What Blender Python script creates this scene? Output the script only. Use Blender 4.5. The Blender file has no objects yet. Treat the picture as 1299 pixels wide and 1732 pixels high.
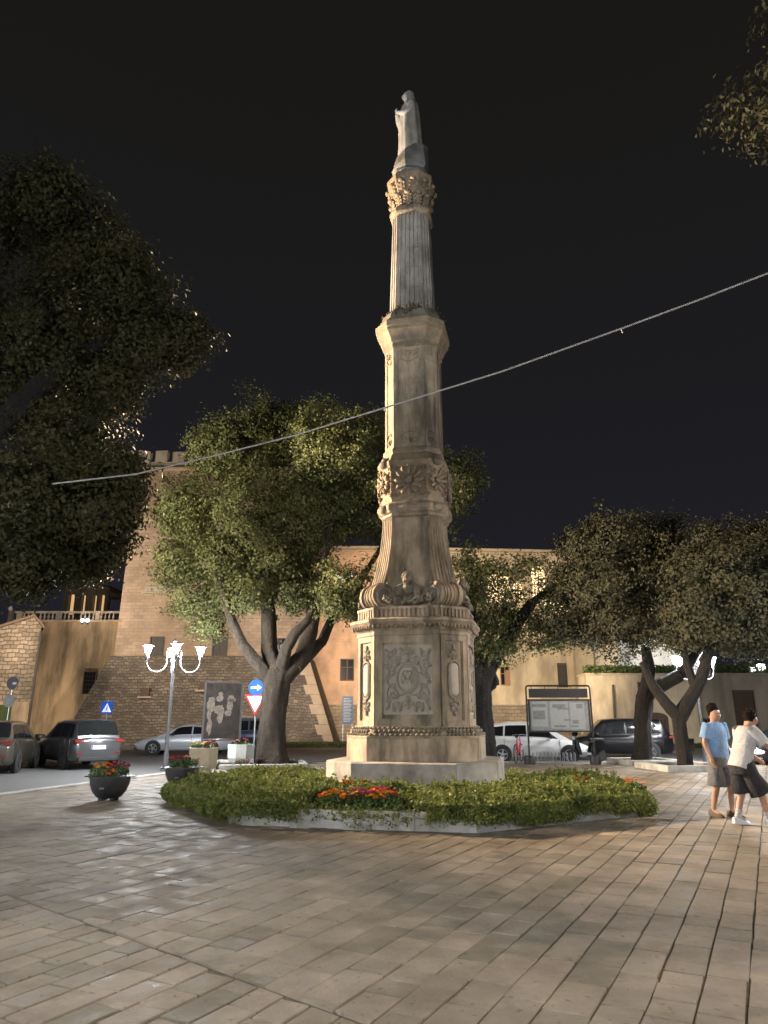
import bpy, bmesh, math, random
import numpy as np
from mathutils import Matrix, Vector
R = math.radians
random.seed(7); rng = np.random.default_rng(7)
scene = bpy.context.scene
col = scene.collection

# ---------------------------------------------------------------- camera
F_PX, H_CAM = 1201.0, 1.6
PITCH = math.atan(349 / F_PX)
cam_d = bpy.data.cameras.new('camera'); cam = bpy.data.objects.new('camera', cam_d); col.objects.link(cam)
cam.location = (0, 0, H_CAM); cam.rotation_euler = (math.pi / 2 + PITCH, 0, 0)
cam_d.sensor_fit = 'VERTICAL'; cam_d.angle = 2 * math.atan(866 / F_PX)
cam_d.clip_start = 0.1; cam_d.clip_end = 1500
scene.camera = cam
# ---------------------------------------------------------------- world (night sky over a lit town)
w = bpy.data.worlds.new('World'); scene.world = w; w.use_nodes = True
wn = w.node_tree.nodes; wl = w.node_tree.links; wn.clear()
wo = wn.new('ShaderNodeOutputWorld'); bg = wn.new('ShaderNodeBackground')
tc = wn.new('ShaderNodeTexCoord'); sx = wn.new('ShaderNodeSeparateXYZ'); cr = wn.new('ShaderNodeValToRGB')
wl.new(tc.outputs['Generated'], sx.inputs[0]); wl.new(sx.outputs['Z'], cr.inputs[0])
cr.color_ramp.elements[0].position = 0.0; cr.color_ramp.elements[0].color = (0.0145, 0.0145, 0.021, 1)
cr.color_ramp.elements[1].position = 0.75; cr.color_ramp.elements[1].color = (0.0098, 0.0090, 0.0078, 1)
e = cr.color_ramp.elements.new(0.35); e.color = (0.0120, 0.0122, 0.0150, 1)
wl.new(cr.outputs[0], bg.inputs[0]); bg.inputs[1].default_value = 1.0; wl.new(bg.outputs[0], wo.inputs[0])
# ---------------------------------------------------------------- exposure and renderer
scene.view_settings.view_transform = 'Standard'; scene.view_settings.look = 'None'
scene.view_settings.exposure = 0.0; scene.view_settings.gamma = 1.0; scene.view_settings.use_curve_mapping = False
scene.render.engine = 'CYCLES'
cy = scene.cycles
cy.use_denoising = True; cy.denoiser = 'OPENIMAGEDENOISE'
cy.max_bounces = 4; cy.diffuse_bounces = 2; cy.glossy_bounces = 2; cy.transmission_bounces = 3; cy.transparent_max_bounces = 4
cy.sample_clamp_indirect = 2.0; cy.caustics_reflective = False; cy.caustics_refractive = False
cy.use_adaptive_sampling = True; cy.adaptive_threshold = 0.02
# lamp strengths (watts or emission strength), used by the lamp builders below
LANTERN = 1380.0          # white glass lanterns of the four-arm street lamps
WARM = (1.0, 0.66, 0.36); NEUTRAL = (1.0, 0.80, 0.58); COOL = (0.93, 0.96, 1.0)

def ray(px, py):
    x = (px - 649.5) / F_PX; y = (866 - py) / F_PX
    return Vector((x, math.cos(PITCH) - y * math.sin(PITCH), math.sin(PITCH) + y * math.cos(PITCH)))
def gp(px, py, z=0.0):                       # photo pixel -> point on the ground
    r = ray(px, py); t = (z - H_CAM) / r.z; return Vector((r.x * t, r.y * t, z))
def at(px, py, Y):                           # photo pixel -> point at depth Y
    r = ray(px, py); t = Y / r.y; return Vector((r.x * t, Y, H_CAM + r.z * t))

# ---------------------------------------------------------------- materials
MATS = {}
def mat(name, c1, c2=None, scale=6.0, rough=0.7, bump=0.0, bscale=None, metal=0.0, tint=0.0, stain=None, sscale=1.2,
        stretch=None, rnd=0.0, spec=0.5, rough2=None, detail=6, translucent=0.0, coat=0.0, emit=None, estr=0.0, obj_coord=False, bdist=0.03, specks=None):
    m = bpy.data.materials.new(name); m.use_nodes = True; MATS[name] = m
    N = m.node_tree.nodes; L = m.node_tree.links
    b = N['Principled BSDF']; b.inputs['Roughness'].default_value = rough; b.inputs['Metallic'].default_value = metal
    b.inputs['Specular IOR Level'].default_value = spec; b.inputs['Coat Weight'].default_value = coat
    c1 = tuple(c1) + (1,)
    geo = N.new('ShaderNodeNewGeometry'); tco = N.new('ShaderNodeTexCoord')
    pos = tco.outputs['Object'] if obj_coord else geo.outputs['Position']
    out = None
    if c2 is not None:
        c2 = tuple(c2) + (1,)
        n = N.new('ShaderNodeTexNoise'); n.inputs['Scale'].default_value = scale; n.inputs['Detail'].default_value = detail; n.inputs['Roughness'].default_value = 0.62
        if stretch:
            mp = N.new('ShaderNodeMapping'); mp.inputs['Scale'].default_value = stretch; L.new(pos, mp.inputs[0]); L.new(mp.outputs[0], n.inputs['Vector'])
        else: L.new(pos, n.inputs['Vector'])
        r = N.new('ShaderNodeValToRGB'); r.color_ramp.elements[0].position = 0.32; r.color_ramp.elements[1].position = 0.68
        r.color_ramp.elements[0].color = c1; r.color_ramp.elements[1].color = c2
        L.new(n.outputs[0], r.inputs[0]); out = r.outputs[0]
        if rough2 is not None:
            mr = N.new('ShaderNodeMapRange'); mr.inputs[1].default_value = .35; mr.inputs[2].default_value = .65
            mr.inputs[3].default_value = rough; mr.inputs[4].default_value = rough2
            L.new(n.outputs[0], mr.inputs[0]); L.new(mr.outputs[0], b.inputs['Roughness'])
    else:
        rgb = N.new('ShaderNodeRGB'); rgb.outputs[0].default_value = c1; out = rgb.outputs[0]
    if stain:                                 # weathering with a shape of its own: (colour, strength, stretch)
        sc_, st_, sm = stain
        n2 = N.new('ShaderNodeTexNoise'); n2.inputs['Scale'].default_value = sscale; n2.inputs['Detail'].default_value = 7; n2.inputs['Roughness'].default_value = .65
        mp = N.new('ShaderNodeMapping'); mp.inputs['Scale'].default_value = sm; L.new(pos, mp.inputs[0]); L.new(mp.outputs[0], n2.inputs['Vector'])
        r2 = N.new('ShaderNodeValToRGB'); r2.color_ramp.elements[0].position = .42; r2.color_ramp.elements[1].position = .63
        r2.color_ramp.elements[0].color = (0, 0, 0, 1); r2.color_ramp.elements[1].color = (st_, st_, st_, 1)
        L.new(n2.outputs[0], r2.inputs[0])
        mx = N.new('ShaderNodeMix'); mx.data_type = 'RGBA'; L.new(r2.outputs[0], mx.inputs[0]); L.new(out, mx.inputs[6]); mx.inputs[7].default_value = tuple(sc_) + (1,)
        out = mx.outputs[2]
    if specks:                                # small dirt spots and pits
        sc_, st_, ssc, lo = specks
        n5 = N.new('ShaderNodeTexNoise'); n5.inputs['Scale'].default_value = ssc; n5.inputs['Detail'].default_value = 3; L.new(pos, n5.inputs['Vector'])
        r5 = N.new('ShaderNodeValToRGB'); r5.color_ramp.elements[0].position = lo; r5.color_ramp.elements[1].position = lo + .07
        r5.color_ramp.elements[0].color = (0, 0, 0, 1); r5.color_ramp.elements[1].color = (st_, st_, st_, 1); L.new(n5.outputs[0], r5.inputs[0])
        mx5 = N.new('ShaderNodeMix'); mx5.data_type = 'RGBA'; L.new(r5.outputs[0], mx5.inputs[0]); L.new(out, mx5.inputs[6]); mx5.inputs[7].default_value = tuple(sc_) + (1,); out = mx5.outputs[2]
    if tint or rnd:
        if tint:
            a = N.new('ShaderNodeAttribute'); a.attribute_name = 'tint'; src = a.outputs['Fac']; amt = tint
        else:
            a = N.new('ShaderNodeObjectInfo'); src = a.outputs['Random']; amt = rnd
        mr = N.new('ShaderNodeMapRange'); mr.inputs[3].default_value = 1 - amt; mr.inputs[4].default_value = 1 + amt; L.new(src, mr.inputs[0])
        hs = N.new('ShaderNodeHueSaturation'); L.new(mr.outputs[0], hs.inputs['Value']); L.new(out, hs.inputs['Color'])
        mh = N.new('ShaderNodeMapRange'); mh.inputs[3].default_value = .5 + amt * .05; mh.inputs[4].default_value = .5 - amt * .05; L.new(src, mh.inputs[0]); L.new(mh.outputs[0], hs.inputs['Hue'])
        out = hs.outputs[0]
    L.new(out, b.inputs['Base Color'])
    if bump:
        nb = N.new('ShaderNodeTexNoise'); nb.inputs['Scale'].default_value = bscale or scale * 3; nb.inputs['Detail'].default_value = 8; nb.inputs['Roughness'].default_value = .7
        L.new(pos, nb.inputs['Vector'])
        bp = N.new('ShaderNodeBump'); bp.inputs['Strength'].default_value = bump; bp.inputs['Distance'].default_value = bdist
        L.new(nb.outputs[0], bp.inputs['Height']); L.new(bp.outputs[0], b.inputs['Normal'])
    if emit:
        b.inputs['Emission Color'].default_value = tuple(emit) + (1,); b.inputs['Emission Strength'].default_value = estr
    if translucent:
        tr = N.new('ShaderNodeBsdfTranslucent'); L.new(out, tr.inputs[0]); ms = N.new('ShaderNodeMixShader'); ms.inputs[0].default_value = translucent
        L.new(b.outputs[0], ms.inputs[1]); L.new(tr.outputs[0], ms.inputs[2]); L.new(ms.outputs[0], N['Material Output'].inputs[0])
    return m

def wall_mat(name, c1, c2, mortar, bw, bh, stain=None, bump=0.5, rough=0.9, mort=0.012, tex_angle=0.0, wob=0.06):
    """coursed masonry too far off to build stone by stone: brick pattern on vertical faces (world position)"""
    m = bpy.data.materials.new(name); m.use_nodes = True; MATS[name] = m
    N = m.node_tree.nodes; L = m.node_tree.links; b = N['Principled BSDF']; b.inputs['Roughness'].default_value = rough
    geo = N.new('ShaderNodeNewGeometry'); sp = N.new('ShaderNodeSeparateXYZ'); L.new(geo.outputs['Position'], sp.inputs[0])
    ad = N.new('ShaderNodeMath'); ad.operation = 'ADD'; L.new(sp.outputs[0], ad.inputs[0]); L.new(sp.outputs[1], ad.inputs[1])
    cb = N.new('ShaderNodeCombineXYZ'); L.new(ad.outputs[0], cb.inputs[0]); L.new(sp.outputs[2], cb.inputs[1])
    nz = N.new('ShaderNodeTexNoise'); nz.inputs['Scale'].default_value = 1.7; nz.inputs['Detail'].default_value = 5; L.new(geo.outputs['Position'], nz.inputs['Vector'])
    vm = N.new('ShaderNodeVectorMath'); vm.operation = 'SCALE'; vm.inputs['Scale'].default_value = wob; L.new(nz.outputs['Color'], vm.inputs[0])
    va = N.new('ShaderNodeVectorMath'); va.operation = 'ADD'; L.new(cb.outputs[0], va.inputs[0]); L.new(vm.outputs[0], va.inputs[1])
    br = N.new('ShaderNodeTexBrick'); L.new(va.outputs[0], br.inputs['Vector']); br.inputs['Scale'].default_value = 1.0
    br.inputs['Brick Width'].default_value = bw; br.inputs['Row Height'].default_value = bh; br.inputs['Mortar Size'].default_value = mort
    br.inputs['Mortar Smooth'].default_value = .4; br.inputs['Color1'].default_value = tuple(c1) + (1,); br.inputs['Color2'].default_value = tuple(c2) + (1,); br.inputs['Mortar'].default_value = tuple(mortar) + (1,)
    out = br.outputs['Color']
    n3 = N.new('ShaderNodeTexNoise'); n3.inputs['Scale'].default_value = .55; n3.inputs['Detail'].default_value = 8; n3.inputs['Roughness'].default_value = .7; L.new(geo.outputs['Position'], n3.inputs['Vector'])
    rr = N.new('ShaderNodeMapRange'); rr.inputs[1].default_value = .3; rr.inputs[2].default_value = .7; rr.inputs[3].default_value = .68; rr.inputs[4].default_value = 1.25; L.new(n3.outputs[0], rr.inputs[0])
    hs = N.new('ShaderNodeHueSaturation'); L.new(rr.outputs[0], hs.inputs['Value']); L.new(out, hs.inputs['Color']); out = hs.outputs[0]
    if stain:
        sc_, st_, sm, ss = stain
        n2 = N.new('ShaderNodeTexNoise'); n2.inputs['Scale'].default_value = ss; n2.inputs['Detail'].default_value = 8
        mp = N.new('ShaderNodeMapping'); mp.inputs['Scale'].default_value = sm; L.new(geo.outputs['Position'], mp.inputs[0]); L.new(mp.outputs[0], n2.inputs['Vector'])
        r2 = N.new('ShaderNodeValToRGB'); r2.color_ramp.elements[0].position = .45; r2.color_ramp.elements[1].position = .68
        r2.color_ramp.elements[0].color = (0, 0, 0, 1); r2.color_ramp.elements[1].color = (st_,) * 3 + (1,); L.new(n2.outputs[0], r2.inputs[0])
        mx = N.new('ShaderNodeMix'); mx.data_type = 'RGBA'; L.new(r2.outputs[0], mx.inputs[0]); L.new(out, mx.inputs[6]); mx.inputs[7].default_value = tuple(sc_) + (1,); out = mx.outputs[2]
    L.new(out, b.inputs['Base Color'])
    n4 = N.new('ShaderNodeTexNoise'); n4.inputs['Scale'].default_value = 5; n4.inputs['Detail'].default_value = 8; L.new(geo.outputs['Position'], n4.inputs['Vector'])
    ma = N.new('ShaderNodeMath'); ma.operation = 'MULTIPLY_ADD'; ma.inputs[1].default_value = -.7; L.new(br.outputs['Fac'], ma.inputs[0]); L.new(n4.outputs[0], ma.inputs[2])
    bp = N.new('ShaderNodeBump'); bp.inputs['Strength'].default_value = bump; bp.inputs['Distance'].default_value = .08
    L.new(ma.outputs[0], bp.inputs['Height']); L.new(bp.outputs[0], b.inputs['Normal'])
    return m

def glow(name, c, s, sample=True):
    m = bpy.data.materials.new(name); m.use_nodes = True; MATS[name] = m
    N = m.node_tree.nodes; L = m.node_tree.links; N.remove(N['Principled BSDF'])
    em = N.new('ShaderNodeEmission'); em.inputs[0].default_value = tuple(c) + (1,); em.inputs[1].default_value = s
    L.new(em.outputs[0], N['Material Output'].inputs[0])
    m.cycles.emission_sampling = 'AUTO' if sample else 'NONE'
    return m

# ---------------------------------------------------------------- mesh builder
def RZ(a): return Matrix.Rotation(a, 4, 'Z')
def RX(a): return Matrix.Rotation(a, 4, 'X')
def RY(a): return Matrix.Rotation(a, 4, 'Y')
def T(x, y, z): return Matrix.Translation((x, y, z))

class MB:
    def __init__(s): s.v = []; s.f = []
    def add(s, vs, fs, M=None):
        o = len(s.v)
        if M is not None: vs = [M @ Vector(p) for p in vs]
        s.v += [tuple(p) for p in vs]; s.f += [tuple(i + o for i in f) for f in fs]; return s
    def box(s, c, d, M=None, bev=0.0):
        x, y, z = c; a, b, h = d[0] / 2, d[1] / 2, d[2] / 2
        if bev <= 0:
            vs = [(x + i * a, y + j * b, z + k * h) for k in (-1, 1) for j in (-1, 1) for i in (-1, 1)]
            fs = [(0, 2, 3, 1), (4, 5, 7, 6), (0, 1, 5, 4), (2, 6, 7, 3), (0, 4, 6, 2), (1, 3, 7, 5)]
            return s.add(vs, fs, M)
        rings = []
        for (k, q) in ((-h, bev), (-h + bev, 0), (h - bev, 0), (h, bev)):
            A, B = a - q, b - q
            rings.append([(x + i, y + j, z + k) for i, j in ((-A, -B), (A, -B), (A, B), (-A, B))])
        return s.loft(rings, M=M)
    def loft(s, rings, caps=True, M=None, closed=True):
        n = len(rings[0]); vs = [p for r in rings for p in r]; fs = []
        for i in range(len(rings) - 1):
            for j in range(n if closed else n - 1):
                k = (j + 1) % n; fs.append((i * n + j, i * n + k, (i + 1) * n + k, (i + 1) * n + j))
        if caps:
            fs.append(tuple(reversed(range(n)))); fs.append(tuple((len(rings) - 1) * n + j for j in range(n)))
        return s.add(vs, fs, M)
    def tube(s, path, r, n=8, M=None, caps=True):
        P = [Vector(p) for p in path]; rr = r if isinstance(r, (list, tuple)) else [r] * len(P)
        rings = []; up = None
        for i, p in enumerate(P):
            t = (P[min(i + 1, len(P) - 1)] - P[max(i - 1, 0)]).normalized()
            if up is None:
                up = Vector((0, 0, 1)) if abs(t.z) < .9 else Vector((1, 0, 0))
            u = (up - t * up.dot(t)).normalized(); up = u; v = t.cross(u)
            rings.append([p + (u * math.cos(2 * math.pi * k / n) + v * math.sin(2 * math.pi * k / n)) * rr[i] for k in range(n)])
        return s.loft(rings, caps, M)
    def lathe(s, prof, n=16, M=None, caps=True):
        return s.loft([[(r * math.cos(2 * math.pi * k / n), r * math.sin(2 * math.pi * k / n), z) for k in range(n)] for r, z in prof], caps, M)
    def ell(s, c, r, nu=8, nv=5, M=None):
        x, y, z = c; rings = []
        for i in range(1, nv):
            a = math.pi * i / nv - math.pi / 2
            rings.append([(x + r[0] * math.cos(a) * math.cos(2 * math.pi * k / nu), y + r[1] * math.cos(a) * math.sin(2 * math.pi * k / nu), z + r[2] * math.sin(a)) for k in range(nu)])
        vs = [p for q in rings for p in q]; m = len(rings); fs = []
        for i in range(m - 1):
            for j in range(nu): fs.append((i * nu + j, i * nu + (j + 1) % nu, (i + 1) * nu + (j + 1) % nu, (i + 1) * nu + j))
        vs += [(x, y, z - r[2]), (x, y, z + r[2])]
        for j in range(nu):
            fs.append((len(vs) - 2, (j + 1) % nu, j)); fs.append((len(vs) - 1, (m - 1) * nu + j, (m - 1) * nu + (j + 1) % nu))
        return s.add(vs, fs, M)
    def prism(s, pts, z0, z1, M=None):
        return s.loft([[(x, y, z0) for x, y in pts], [(x, y, z1) for x, y in pts]], True, M)
    def quad(s, a, b, c, d): return s.add([a, b, c, d], [(0, 1, 2, 3)])
    def build(s, name, m, parent=None, smooth=0, M=None, fix=True):
        me = bpy.data.meshes.new(name); me.from_pydata(s.v, [], s.f)
        if fix:
            bm = bmesh.new(); bm.from_mesh(me); bmesh.ops.recalc_face_normals(bm, faces=bm.faces); bm.to_mesh(me); bm.free()
        me.materials.append(MATS[m] if isinstance(m, str) else m)
        if smooth:
            me.shade_smooth(); me.set_sharp_from_angle(angle=R(smooth))
        o = bpy.data.objects.new(name, me); col.objects.link(o)
        if parent is not None: o.parent = parent
        if M is not None: o.matrix_local = M
        return o

def tag(o, label=None, cat=None, group=None, kind=None):
    if label: o['label'] = label
    if cat: o['category'] = cat
    if group: o['group'] = group
    if kind: o['kind'] = kind
    return o
def empty(name, loc, rz=0.0, label=None, cat=None, group=None):
    o = bpy.data.objects.new(name, None); col.objects.link(o); o.location = loc; o.rotation_euler = (0, 0, rz); o.empty_display_size = .3
    return tag(o, label, cat, group)
def struct(o): o['kind'] = 'structure'; return o
def copy_tree(o, parent=None):
    c = o.copy(); col.objects.link(c); c.parent = parent
    for ch in list(o.children): copy_tree(ch, c)
    return c
def leaf_mesh(name, C, size, m, parent=None, tint=None, up=0.0, aspect=.55, out=None):
    """one mesh of leaf-sized diamond faces at points C (n,3)"""
    n = len(C); u = rng.normal(size=(n, 3)); u /= np.linalg.norm(u, axis=1, keepdims=True)
    nn = rng.normal(size=(n, 3)); nn[:, 2] += up
    if out is not None: nn += out
    nn /= np.linalg.norm(nn, axis=1, keepdims=True)
    a = np.cross(nn, u); a /= np.linalg.norm(a, axis=1, keepdims=True); b = np.cross(nn, a)
    L = size * rng.uniform(.65, 1.35, size=(n, 1)); W = L * aspect
    V = np.empty((n, 4, 3)); V[:, 0] = C - a * L * .5; V[:, 1] = C - b * W * .5 + a * L * .05; V[:, 2] = C + a * L * .5; V[:, 3] = C + b * W * .5 + a * L * .05
    V[:, 1] += nn * W * .18; V[:, 3] += nn * W * .18
    me = bpy.data.meshes.new(name); me.vertices.add(n * 4); me.vertices.foreach_set('co', V.reshape(-1))
    me.loops.add(n * 4); me.loops.foreach_set('vertex_index', np.arange(n * 4, dtype=np.int32))
    me.polygons.add(n); me.polygons.foreach_set('loop_start', np.arange(0, n * 4, 4, dtype=np.int32))
    if tint is not None:
        at_ = me.attributes.new('tint', 'FLOAT', 'POINT'); at_.data.foreach_set('value', np.repeat(tint, 4).astype(np.float32))
    me.update(); me.materials.append(MATS[m])
    o = bpy.data.objects.new(name, me); col.objects.link(o)
    if parent is not None: o.parent = parent
    return o
# ---------------------------------------------------------------- palette (real-world base colours)
mat('paver', (.20, .165, .122), (.345, .295, .225), scale=3.6, rough=.45, rough2=.95, bump=.6, bscale=26, tint=.22, specks=((.09, .072, .05), .6, 15, .64), stain=((.15, .12, .085), .7, (1, 1, 1)), sscale=1.6, spec=.35, detail=9)
mat('mortar', (.08, .064, .048), (.17, .138, .10), scale=9, rough=.9)
mat('asphalt', (.10, .10, .10), (.15, .15, .148), scale=14, rough=.7, bump=.2, bscale=70)
mat('kerb', (.50, .49, .46), (.36, .345, .31), scale=5, rough=.75, bump=.25, bscale=22, stain=((.20, .185, .15), .7, (1, 1, .5)), sscale=2)
mat('soil', (.07, .05, .032), (.04, .03, .02), scale=9, rough=1)
mat('limestone', (.29, .228, .158), (.42, .34, .245), scale=3.5, rough=.82, bump=.35, bscale=26, stain=((.085, .072, .052), .9, (1.5, 1.5, .30)), sscale=1.7)
mat('limestone_pale', (.36, .315, .262), (.44, .39, .33), scale=3, rough=.8, bump=.3, bscale=28, stain=((.27, .245, .21), .6, (1.3, 1.3, .4)), sscale=1.5)
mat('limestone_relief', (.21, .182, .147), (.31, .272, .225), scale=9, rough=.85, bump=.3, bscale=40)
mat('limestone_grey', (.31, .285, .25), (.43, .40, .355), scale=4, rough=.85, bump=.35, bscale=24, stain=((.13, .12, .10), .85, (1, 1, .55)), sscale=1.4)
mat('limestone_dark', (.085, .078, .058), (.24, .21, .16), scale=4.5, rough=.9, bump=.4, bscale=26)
mat('limestone_carved', (.25, .185, .12), (.38, .295, .20), scale=6, rough=.85, bump=.35, bscale=34, stain=((.12, .105, .078), .85, (1.2, 1.2, .8)), sscale=1.8)
mat('marble', (.58, .55, .52), (.68, .66, .63), scale=4, rough=.6, bump=.15, bscale=30, stain=((.25, .23, .20), .6, (2, 2, .6)), sscale=2)
mat('moss', (.06, .06, .03), (.11, .10, .055), scale=6, rough=1, tint=.4)
wall_mat('tower_brick', (.36, .275, .205), (.27, .205, .155), (.20, .157, .12), .62, .24, stain=((.23, .165, .11), .6, (1, 1, .6), .35), bump=.5)
wall_mat('scarp_stone', (.215, .178, .14), (.115, .097, .078), (.07, .06, .048), .40, .20, stain=((.09, .073, .055), .75, (1, 1, .7), .5), bump=1.0, wob=.34, mort=.025)
wall_mat('base_stone', (.30, .235, .165), (.22, .175, .125), (.14, .115, .085), .5, .26, stain=((.15, .115, .08), .6, (1, 1, .7), .6), bump=.8, wob=.2, mort=.02)
wall_mat('rubble', (.30, .235, .175), (.17, .135, .10), (.11, .09, .068), .42, .24, stain=((.12, .10, .07), .7, (1, 1, .7), .5), bump=1.0, wob=.35, mort=.025)
mat('merlon_stone', (.34, .30, .255), (.45, .40, .34), scale=1.2, rough=.95, bump=.5, bscale=7, stain=((.17, .14, .11), .8, (1, 1, .4)), sscale=.9)
mat('plaster_salmon', (.56, .34, .21), (.50, .32, .21), scale=.8, rough=.9, bump=.4, bscale=5, stain=((.30, .205, .14), .9, (1, 1, .8)), sscale=.7, detail=9)
mat('plaster_cream', (.56, .44, .29), (.50, .41, .29), scale=.7, rough=.9, bump=.4, bscale=5, stain=((.27, .215, .15), .85, (1, 1, .35)), sscale=.7, detail=9)
mat('plaster_stained', (.44, .32, .20), (.36, .265, .165), scale=.7, rough=.92, bump=.4, bscale=5, stain=((.10, .085, .055), .9, (1.2, 1.2, .22)), sscale=.62, detail=9)
mat('plaster_grey', (.34, .29, .225), (.28, .235, .18), scale=.8, rough=.92, bump=.4, bscale=5, stain=((.13, .11, .085), .8, (1.2, 1.2, .25)), sscale=.7, detail=9)
mat('ashlar', (.42, .33, .235), (.34, .265, .19), scale=2, rough=.9, bump=.4, bscale=8)
mat('white_plaster', (.78, .77, .75), (.70, .69, .67), scale=.8, rough=.85)
mat('roof_tile', (.17, .11, .07), (.11, .08, .055), scale=3, rough=.9, bump=.5, bscale=10)
mat('shutter_grey', (.055, .05, .046), (.04, .036, .034), scale=4, rough=.7)
mat('wood_dark', (.05, .03, .02), (.085, .05, .033), scale=8, rough=.6)
mat('wood_brown', (.22, .12, .06), (.28, .16, .085), scale=8, rough=.55)
mat('pane', (.012, .012, .014), rough=.2, spec=.02)
mat('iron', (.025, .024, .023), (.04, .036, .033), scale=12, rough=.5, metal=.4)
mat('steel', (.42, .43, .45), (.34, .35, .37), scale=8, rough=.38, metal=.8)
mat('paint_grey', (.10, .103, .11), (.14, .143, .15), scale=10, rough=.45, metal=.3)
mat('leaf_oak', (.108, .116, .046), (.165, .172, .076), scale=1.4, rough=.55, tint=.32, translucent=.30, spec=.12)
mat('leaf_dark', (.036, .036, .015), (.056, .053, .022), scale=1.4, rough=.6, tint=.3, translucent=.15, spec=.12)
mat('leaf_brown', (.052, .052, .030), (.080, .078, .046), scale=1.4, rough=.6, tint=.3, translucent=.15, spec=.12)
mat('leaf_bed', (.105, .14, .036), (.19, .215, .064), scale=2.5, rough=.6, tint=.6, translucent=.2, spec=.15)
mat('leaf_flower', (.05, .09, .025), (.08, .13, .04), scale=6, rough=.5, tint=.3, translucent=.2)
mat('hedge', (.07, .11, .03), (.12, .16, .05), scale=3, rough=.6, tint=.4, translucent=.2)
mat('bark', (.019, .0135, .0085), (.058, .042, .027), scale=7, rough=.95, bump=1.0, bscale=11, bdist=.10, stretch=(1, 1, .3))
mat('bark_dark', (.009, .0075, .006), (.022, .0175, .0135), scale=7, rough=.95, bump=1.0, bscale=11, bdist=.10, stretch=(1, 1, .3))
mat('grass', (.05, .065, .02), (.085, .09, .03), scale=3, rough=.9, tint=.4)
mat('pot_black', (.022, .022, .024), (.032, .032, .034), scale=14, rough=.45, bump=.1, bscale=60)
mat('planter_stone', (.44, .385, .28), (.36, .31, .22), scale=6, rough=.85, bump=.35, bscale=30)
mat('planter_stone_grey', (.50, .52, .48), (.40, .42, .39), scale=6, rough=.85, bump=.35, bscale=30)
for nm, c in dict(orange=(.75, .20, .015), yellow=(.80, .55, .03), magenta=(.38, .035, .10), red=(.42, .03, .03), white=(.75, .75, .70), rust=(.45, .09, .02)).items():
    mat('petal_' + nm, c, tuple(x * .75 for x in c), scale=30, rough=.6, rnd=.15, translucent=.15)
mat('glass_car', (.010, .011, .012), rough=.06, spec=.8)
mat('tyre', (.018, .018, .018), rough=.85)
mat('rim', (.45, .46, .48), rough=.3, metal=.9)
mat('rim_dark', (.10, .10, .105), rough=.4, metal=.7)
mat('black_plastic', (.02, .02, .021), rough=.6)
mat('lamp_red', (.16, .007, .009), rough=.3, spec=.4, coat=.2)
mat('lamp_clear', (.65, .68, .72), rough=.08, spec=.9, metal=.3)
mat('number_plate', (.75, .75, .74), rough=.4)
mat('plate_blue', (.02, .06, .35), rough=.4)
for nm, c in dict(olive=(.055, .050, .038), grey=(.065, .066, .068), silver=(.50, .51, .54), white=(.74, .74, .72), black=(.006, .006, .007), navy=(.05, .07, .11), dark=(.03, .03, .035)).items():
    mat('car_' + nm, c, rough=.28, metal=.25 if nm != 'white' else 0, coat=.25 if nm in ('black', 'dark') else .7, spec=.3 if nm in ('black', 'dark') else .5)
mat('sign_blue', (.008, .055, .30), rough=.7, spec=.15); mat('sign_white', (.62, .62, .60), rough=.7, spec=.15); mat('sign_red', (.40, .02, .02), rough=.7, spec=.15); mat('sign_back', (.11, .11, .115), rough=.5, metal=.5)
mat('notice_blue', (.10, .16, .26), (.13, .19, .29), scale=5, rough=.5)
mat('poster_dark', (.020, .017, .015), (.040, .034, .029), scale=4, rough=.6, spec=.08)
mat('poster_pale', (.17, .14, .11), (.07, .058, .048), scale=9, rough=.3)
mat('board_grey', (.24, .25, .235), (.34, .345, .33), scale=5, rough=.4, stain=((.12, .125, .12), .5, (1, 1, 1)), sscale=3)
mat('print_dark', (.13, .135, .132), (.30, .305, .29), scale=26, rough=.5)
mat('print_pale', (.42, .43, .41), (.34, .35, .335), scale=18, rough=.5)
mat('skin', (.36, .20, .135), (.42, .245, .17), scale=10, rough=.5)
mat('hair_dark', (.010, .007, .005), (.018, .013, .009), scale=50, rough=.8, spec=.1, bump=.8, bscale=60)
mat('cloth_white', (.60, .60, .60), (.52, .52, .53), scale=6, rough=.9, bump=.9, bscale=8, bdist=.06)
mat('cloth_blue', (.22, .38, .64), (.19, .33, .57), scale=6, rough=.9, bump=.9, bscale=8, bdist=.06)
mat('cloth_black', (.020, .020, .023), (.032, .032, .036), scale=8, rough=.9, bump=.9, bscale=8, bdist=.06)
mat('cloth_grey', (.13, .135, .15), (.17, .175, .19), scale=8, rough=.9, bump=.9, bscale=8, bdist=.06)
mat('shoe_white', (.72, .74, .78), rough=.6); mat('shoe_dark', (.06, .045, .03), rough=.7)
mat('bike_red', (.55, .04, .06), rough=.35, coat=.5)
mat('cable', (.30, .28, .27), (.38, .36, .34), scale=8, rough=.6)
glow('lantern_glass', (.95, .97, 1.0), LANTERN)
glow('lit_window', (1.0, .72, .38), 2.2, sample=False)
glow('wall_glow_patch', (1.0, .90, .80), 1.6, sample=False)  # emission for a bright white patch of wall
glow('lit_arch', (1.0, .60, .25), .75, sample=False)
glow('headlight_on', (1.0, .93, 1.0), 14)
glow('terrace_light', (.9, .95, 1.0), 6, sample=False)
mat('limestone_rock', (.15, .15, .155), (.27, .265, .26), scale=4, rough=.9, bump=.6, bscale=14, stain=((.07, .07, .045), .8, (1, 1, 1)), sscale=2)
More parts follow.
